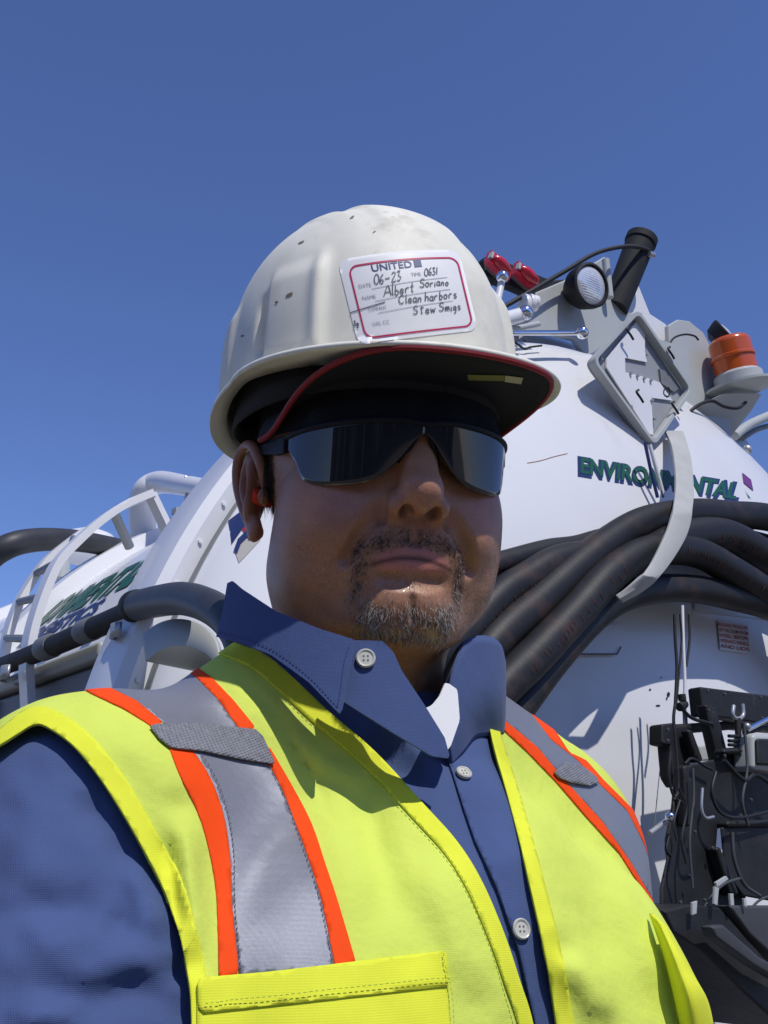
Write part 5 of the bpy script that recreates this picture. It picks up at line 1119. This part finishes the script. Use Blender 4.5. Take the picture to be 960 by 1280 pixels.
cloth('binding', 0.0012, [band(OPEN_R, [8, 14, 20, 22], -1)], M_trim, vest, 0.0010)
cloth('binding', 0.0012, [band(ARM_L, [22, 22, 26, 22, 13], 1)], M_trim, vest, 0.0010, ymax=0.03)
L1 = [(85, 826), (135, 858), (170, 875), (202, 901)]; L0 = [(55, 832), (116, 867), (155, 885), (190, 907), (205, 925)]
L2 = [(172, 790), (212, 826), (245, 846), (272, 873), (300, 912)]; L3 = [(196, 790), (232, 824), (264, 846), (292, 875), (322, 912)]
sil = cloth('reflective_tape', 0.0006, [L1 + [(237, 930), (332, 950)] + L2[::-1]], M_silver, vest)
cloth('orange_edging', 0.0008, [L0 + L1[::-1]], M_orange, vest); cloth('orange_edging', 0.0008, [L2 + L3[::-1]], M_orange, vest)
A0 = [(210, 928), (226, 970), (250, 1020), (265, 1075), (272, 1130), (274, 1222)]; A1 = [(234, 928), (262, 970), (280, 1020), (288, 1075), (290, 1130), (299, 1220)]
A2 = [(325, 935), (352, 985), (370, 1030), (388, 1080), (402, 1125), (419, 1208)]; A3 = [(338, 935), (367, 985), (390, 1030), (407, 1080), (422, 1125), (446, 1206)]
cloth('reflective_tape', 0.0006, [spline(A1, 4).tolist() + spline(A2, 4)[::-1].tolist()], M_silver, vest)
cloth('orange_edging', 0.0008, [spline(A0, 4).tolist() + spline(A1, 4)[::-1].tolist()], M_orange, vest); cloth('orange_edging', 0.0008, [spline(A2, 4).tolist() + spline(A3, 4)[::-1].tolist()], M_orange, vest)
cloth('shoulder_strap', 0.0024, [[(187, 905), (235, 903), (290, 908), (325, 912), (345, 955), (300, 948), (255, 938), (215, 934), (200, 922)]], M_strap, vest, 0.0010)
R0 = [(600, 875), (616, 899), (660, 940), (694, 975), (733, 1020), (775, 1066), (811, 1124), (821, 1150)]; R1 = [(612, 872), (622, 893), (672, 934), (705, 974), (754, 1028), (790, 1080), (818, 1128), (828, 1150)]
R2 = [(640, 860), (690, 925), (722, 950), (746, 976), (785, 1014), (806, 1056), (824, 1113), (830, 1150)]; R3 = [(652, 850), (712, 940), (733, 950), (754, 974), (792, 1012), (813, 1056), (830, 1113), (836, 1150)]
cloth('reflective_tape', 0.0006, [R1 + R2[::-1]], M_silver, vest); cloth('orange_edging', 0.0008, [R0 + R1[::-1]], M_orange, vest); cloth('orange_edging', 0.0008, [R2 + R3[::-1]], M_orange, vest, ymax=0.025)
cloth('shoulder_strap', 0.0024, [[(690, 968), (708, 952), (730, 958), (752, 976), (740, 982), (715, 978)]], M_strap, vest, 0.0010, ymax=0.02)
cloth('pocket', 0.0022, [[(247, 1224), (330, 1217), (400, 1209), (480, 1199), (557, 1190), (561, 1235), (564, 1290), (560, 1400), (246, 1400)]], M_trim, vest, 0.0012)
cloth('pocket_flap', 0.0030, [[(247, 1222), (330, 1215), (400, 1207), (480, 1197), (558, 1188), (562, 1232), (400, 1250), (249, 1266)]], M_trim, vest, 0.0015)
M_thread = node_mat('thread', (0.46, 0.56, 0.06), 0.8); M_dark = node_mat('dark_thread', (0.12, 0.12, 0.14), 0.8)
def stitches(edge, iso, mat, parent, name='stitching', r=0.00022, ln=0.55, step=7.0, surf=None):
    e = spline(edge, 10); L_ = np.concatenate([[0], np.cumsum(np.linalg.norm(np.diff(e, axis=0), axis=1))]); m = MB()
    for s0 in np.arange(0, L_[-1] - step * ln, step):
        q = [np.array([np.interp(s0 + k * step * ln, L_, e[:, 0]), np.interp(s0 + k * step * ln, L_, e[:, 1])]) for k in (0, 1)]
        w = [surf.hit(*a, iso) for a in q]
        if any(a is None for a in w) or np.linalg.norm(w[0] - w[1]) > 0.02: continue
        m.tube(w, r, 5)
    if m.V: m.build(name, mat, parent)['kind'] = 'stuff'
Vl, Fl = vf.nets(0.0); VEST = Surf(B(Vl), Fl)
stitches([(x_ + 3, y_) for x_, y_ in A1], 0.0018, M_dark, vest, surf=VEST, r=0.00022); stitches([(x_ - 3, y_) for x_, y_ in A2], 0.0018, M_dark, vest, surf=VEST, r=0.00022)
stitches([(252, 1258), (330, 1251), (400, 1243), (480, 1234), (556, 1226)], 0.0062, M_thread, vest, surf=VEST)
stitches([(552, 1195), (556, 1235), (558, 1285)], 0.0062, M_thread, vest, surf=VEST)
stitches([(x_ - 18, y_ + 16) for x_, y_ in OPEN_L[2:-1]], 0.0026, M_thread, vest, surf=VEST)

Vq, Fq = vf.nets(0.0); VESTQ = Surf(B(Vq), Fq)
def VEST_P(x, y, o):
    h = VESTQ.hit(798, y) if y < 1280 else VESTQ.hit(798, 1275)
    return P(x, y, (h - CAM) @ FWD + 0.004 + o + (x - 812) * 0.0002)
# the bunched yellow side binding at his far armhole
rf = [[VEST_P(x_, y_, o_) for x_, y_, o_ in r_] for r_ in (((812, 1140, .001), (832, 1200, .001), (852, 1285, .001), (870, 1400, 0)), ((823, 1150, -.012), (846, 1205, -.014), (866, 1270, -.012), (880, 1400, 0)), ((830, 1157, -.004), (858, 1210, -.008), (880, 1262, -.006), (892, 1400, 0)), ((834, 1163, .010), (866, 1220, .008), (888, 1272, .006), (900, 1400, 0)))]
# collar, stand, undershirt: cut from a cone round the neck
CT = Binv(P(451, 776, 0.665)); CB = CT + np.array([0.0, 0.0, -0.10])
cf = Field((-0.14, -0.15, -0.11), (0.14, 0.15, 0.09), 0.0028)
PPc = np.stack(np.meshgrid(*cf.ax, indexing='ij'), -1)
h_ = np.clip((PPc[..., 2] - CB[2]) / 0.10, -0.2, 1.6); rad = 0.106 - 0.010 * h_
cf.D = ((np.sqrt((PPc[..., 0] - CT[0]) ** 2 + (PPc[..., 1] - CT[1]) ** 2) - rad) * 0.95 + 0.0022 * wob(PPc, 40, 8)).astype(np.float32)
def collar(name, iso, poly, mat, t=0.0015, ymax=0.5, z=None):
    V, Q = cf.nets(iso); x_, y_, d_ = proj(B(V)); g = poly_sd(x_, y_, poly) * d_ / FPX; front = V[:, 1] - CT[1]
    g = np.where(V @ np.array([0, 0, 0.]) == 0, g, g); nrm = (B(V) - B(np.array([CT[0], CT[1], 0]) + V * [0, 0, 1])); face = (nrm * (B(V) - CAM)).sum(1) / 0.1
    g = np.maximum(g, face * 0.5 - 0.004); V, F = clip_mesh(V, Q, g); o = link_mesh(name, B(V), F, mat, person); m_ = o.modifiers.new('thick', 'SOLIDIFY'); m_.thickness = t; m_.offset = -1; bev(o, 0.0006); return o
M_tee = node_mat('white_cotton', (0.85, 0.84, 0.83), 0.9, bump=(900, 0.3, 0.0004))
collar('undershirt', -0.014, [(530, 886), (541, 881), (550, 870), (558, 852), (572, 862), (575, 900), (561, 940), (548, 918)], M_tee)
collar('collar_stand', -0.004, [(425, 800), (478, 801), (492, 815), (502, 838), (530, 880), (556, 922), (563, 948), (540, 945), (490, 915), (428, 876)], M_shirt)
collar('collar_leaf', 0.0035, [(285, 722), (300, 735), (345, 764), (400, 786), (445, 800), (437, 836), (431, 870), (426, 894), (385, 852), (338, 818), (295, 802), (270, 796), (278, 765)], M_shirt)
def loft(name, rows, mat, parent, t=0.0018, nu=9, nv=8, amp=0.0012, seed=3):
    G = np.array([spline(r_, nu) for r_ in rows]); G = np.stack([spline(G[:, j], nv) for j in range(G.shape[1])], 1)
    fl = G.reshape(-1, 3); fl = fl - FWD * (amp * wob(fl, 60, seed))[:, None]; m = MB(); m.grid(fl.reshape(G.shape)); o = m.build(name, mat, parent); md = o.modifiers.new('thick', 'SOLIDIFY'); md.thickness = t; md.offset = 0; return o
def SH_(x, y, o=0.006):
    h = SHIRT.hit(x, y, 0); return h - FWD * o
crease_ = [P(559, 915, .585), P(561, 876, .592), P(568, 835, .603), P(582, 803, .618), P(606, 796, .634), P(624, 805, .65), P(631, 828, .668)]
bot = [SH_(563, 953, .004), SH_(578, 936, .006), SH_(592, 918, .008), SH_(607, 915, .010), SH_(621, 915, .012), SH_(626, 908, .014), P(631, 868, .668)]
mid = [a * .45 + b * .55 - FWD * k for a, b, k in zip(crease_, bot, (.001, .004, .008, .011, .012, .009, .0))]
loft('binding', rf, M_trim, vest, t=0.002, amp=0.004, seed=6)
loft('collar_leaf', [crease_, mid, bot], M_shirt, person)
inn_ = [P(556, 905, .60), P(556, 872, .607), P(560, 838, .622), P(574, 812, .64), P(590, 802, .655), P(605, 806, .67), P(615, 820, .68)]
loft('collar_stand', [[p_ + FWD * .001 for p_ in crease_], [(a + b) / 2 + UPV * .001 for a, b in zip(crease_, inn_)], inn_, [p_ - TZQ for p_ in inn_]] if False else [crease_, [(a * .5 + b * .5) for a, b in zip(crease_, inn_)], inn_, [p_ - np.array([0, 0, .022]) + FWD * .004 for p_ in inn_]], M_shirt, person, amp=0.0006, seed=4)
# placket and buttons
def shirt_layer(name, off, poly, mat, t=0.0016):
    V, Q = sf.nets(off); x_, y_, d_ = proj(B(V)); g = np.maximum(poly_sd(x_, y_, poly) * np.abs(d_) / FPX, V[:, 1] - 0.0); V, F = clip_mesh(V, Q, g)
    o = link_mesh(name, B(V), F, mat, shirt); m_ = o.modifiers.new('thick', 'SOLIDIFY'); m_.thickness = t; m_.offset = -1; return o
shirt_layer('placket', 0.0022, [(548, 915), (566, 965), (580, 1010), (594, 1050), (622, 1110), (650, 1190), (672, 1290), (690, 1400), (760, 1400), (715, 1285), (688, 1180), (662, 1080), (640, 1000), (620, 930), (590, 900)], M_shirt)
M_btn = node_mat('button', (0.55, 0.54, 0.47), 0.3, spec=0.5, noise=(200, 0.1)); M_hole = node_mat('button_hole', (0.12, 0.12, 0.12), 0.8)
def button(px, py, r, surf, off, parent):
    c = surf.hit(px, py, off); 
    if c is None: return
    q = [surf.hit(px + a, py + b, off) for a, b in ((9, 0), (-9, 0), (0, 9), (0, -9))]
    n = np.cross(q[0] - q[1], q[2] - q[3]); n /= np.linalg.norm(n); n = n if n @ (CAM - c) > 0 else -n
    m = MB(); m.lathe(c, n, [(r * .9, -0.001), (r, 0), (r, .0010), (r * .88, .0016), (r * .74, .0013), (r * .68, .0009), (r * .02, .0009)], 26); o = m.build('button', M_btn, parent)
    x = q[0] - q[1]; x /= np.linalg.norm(x); y_ = np.cross(n, x); m = MB()
    for a, b in ((1, 1), (1, -1), (-1, 1), (-1, -1)): m.cyl(c + n * 0.0008 + (x * a + y_ * b) * r * .22, c + n * 0.00105 + (x * a + y_ * b) * r * .22, r * 0.11, 8)
    m.build('button_hole', M_hole, o)
Vc, Qc = cf.nets(-0.004); COLS = Surf(B(Vc), Qc)
button(457, 824, 0.0055, COLS, 0.0012, shirt); button(577, 973, 0.0048, SHIRT, 0.004, shirt); button(646, 1163, 0.0052, SHIRT, 0.004, shirt)
Vk, Qk = cf.nets(0.0035); COLL = Surf(B(Vk), Qk)
M_bthread = node_mat('blue_thread', (0.035, 0.05, 0.12), 0.8)
stitches([(275, 791), (300, 797), (340, 812), (385, 845), (422, 884)], 0.0004, M_bthread, shirt, surf=COLL, r=0.00018, step=5)
stitches([(422, 884), (426, 860), (430, 830), (437, 805)], 0.0004, M_bthread, shirt, surf=COLL, r=0.00018, step=5)
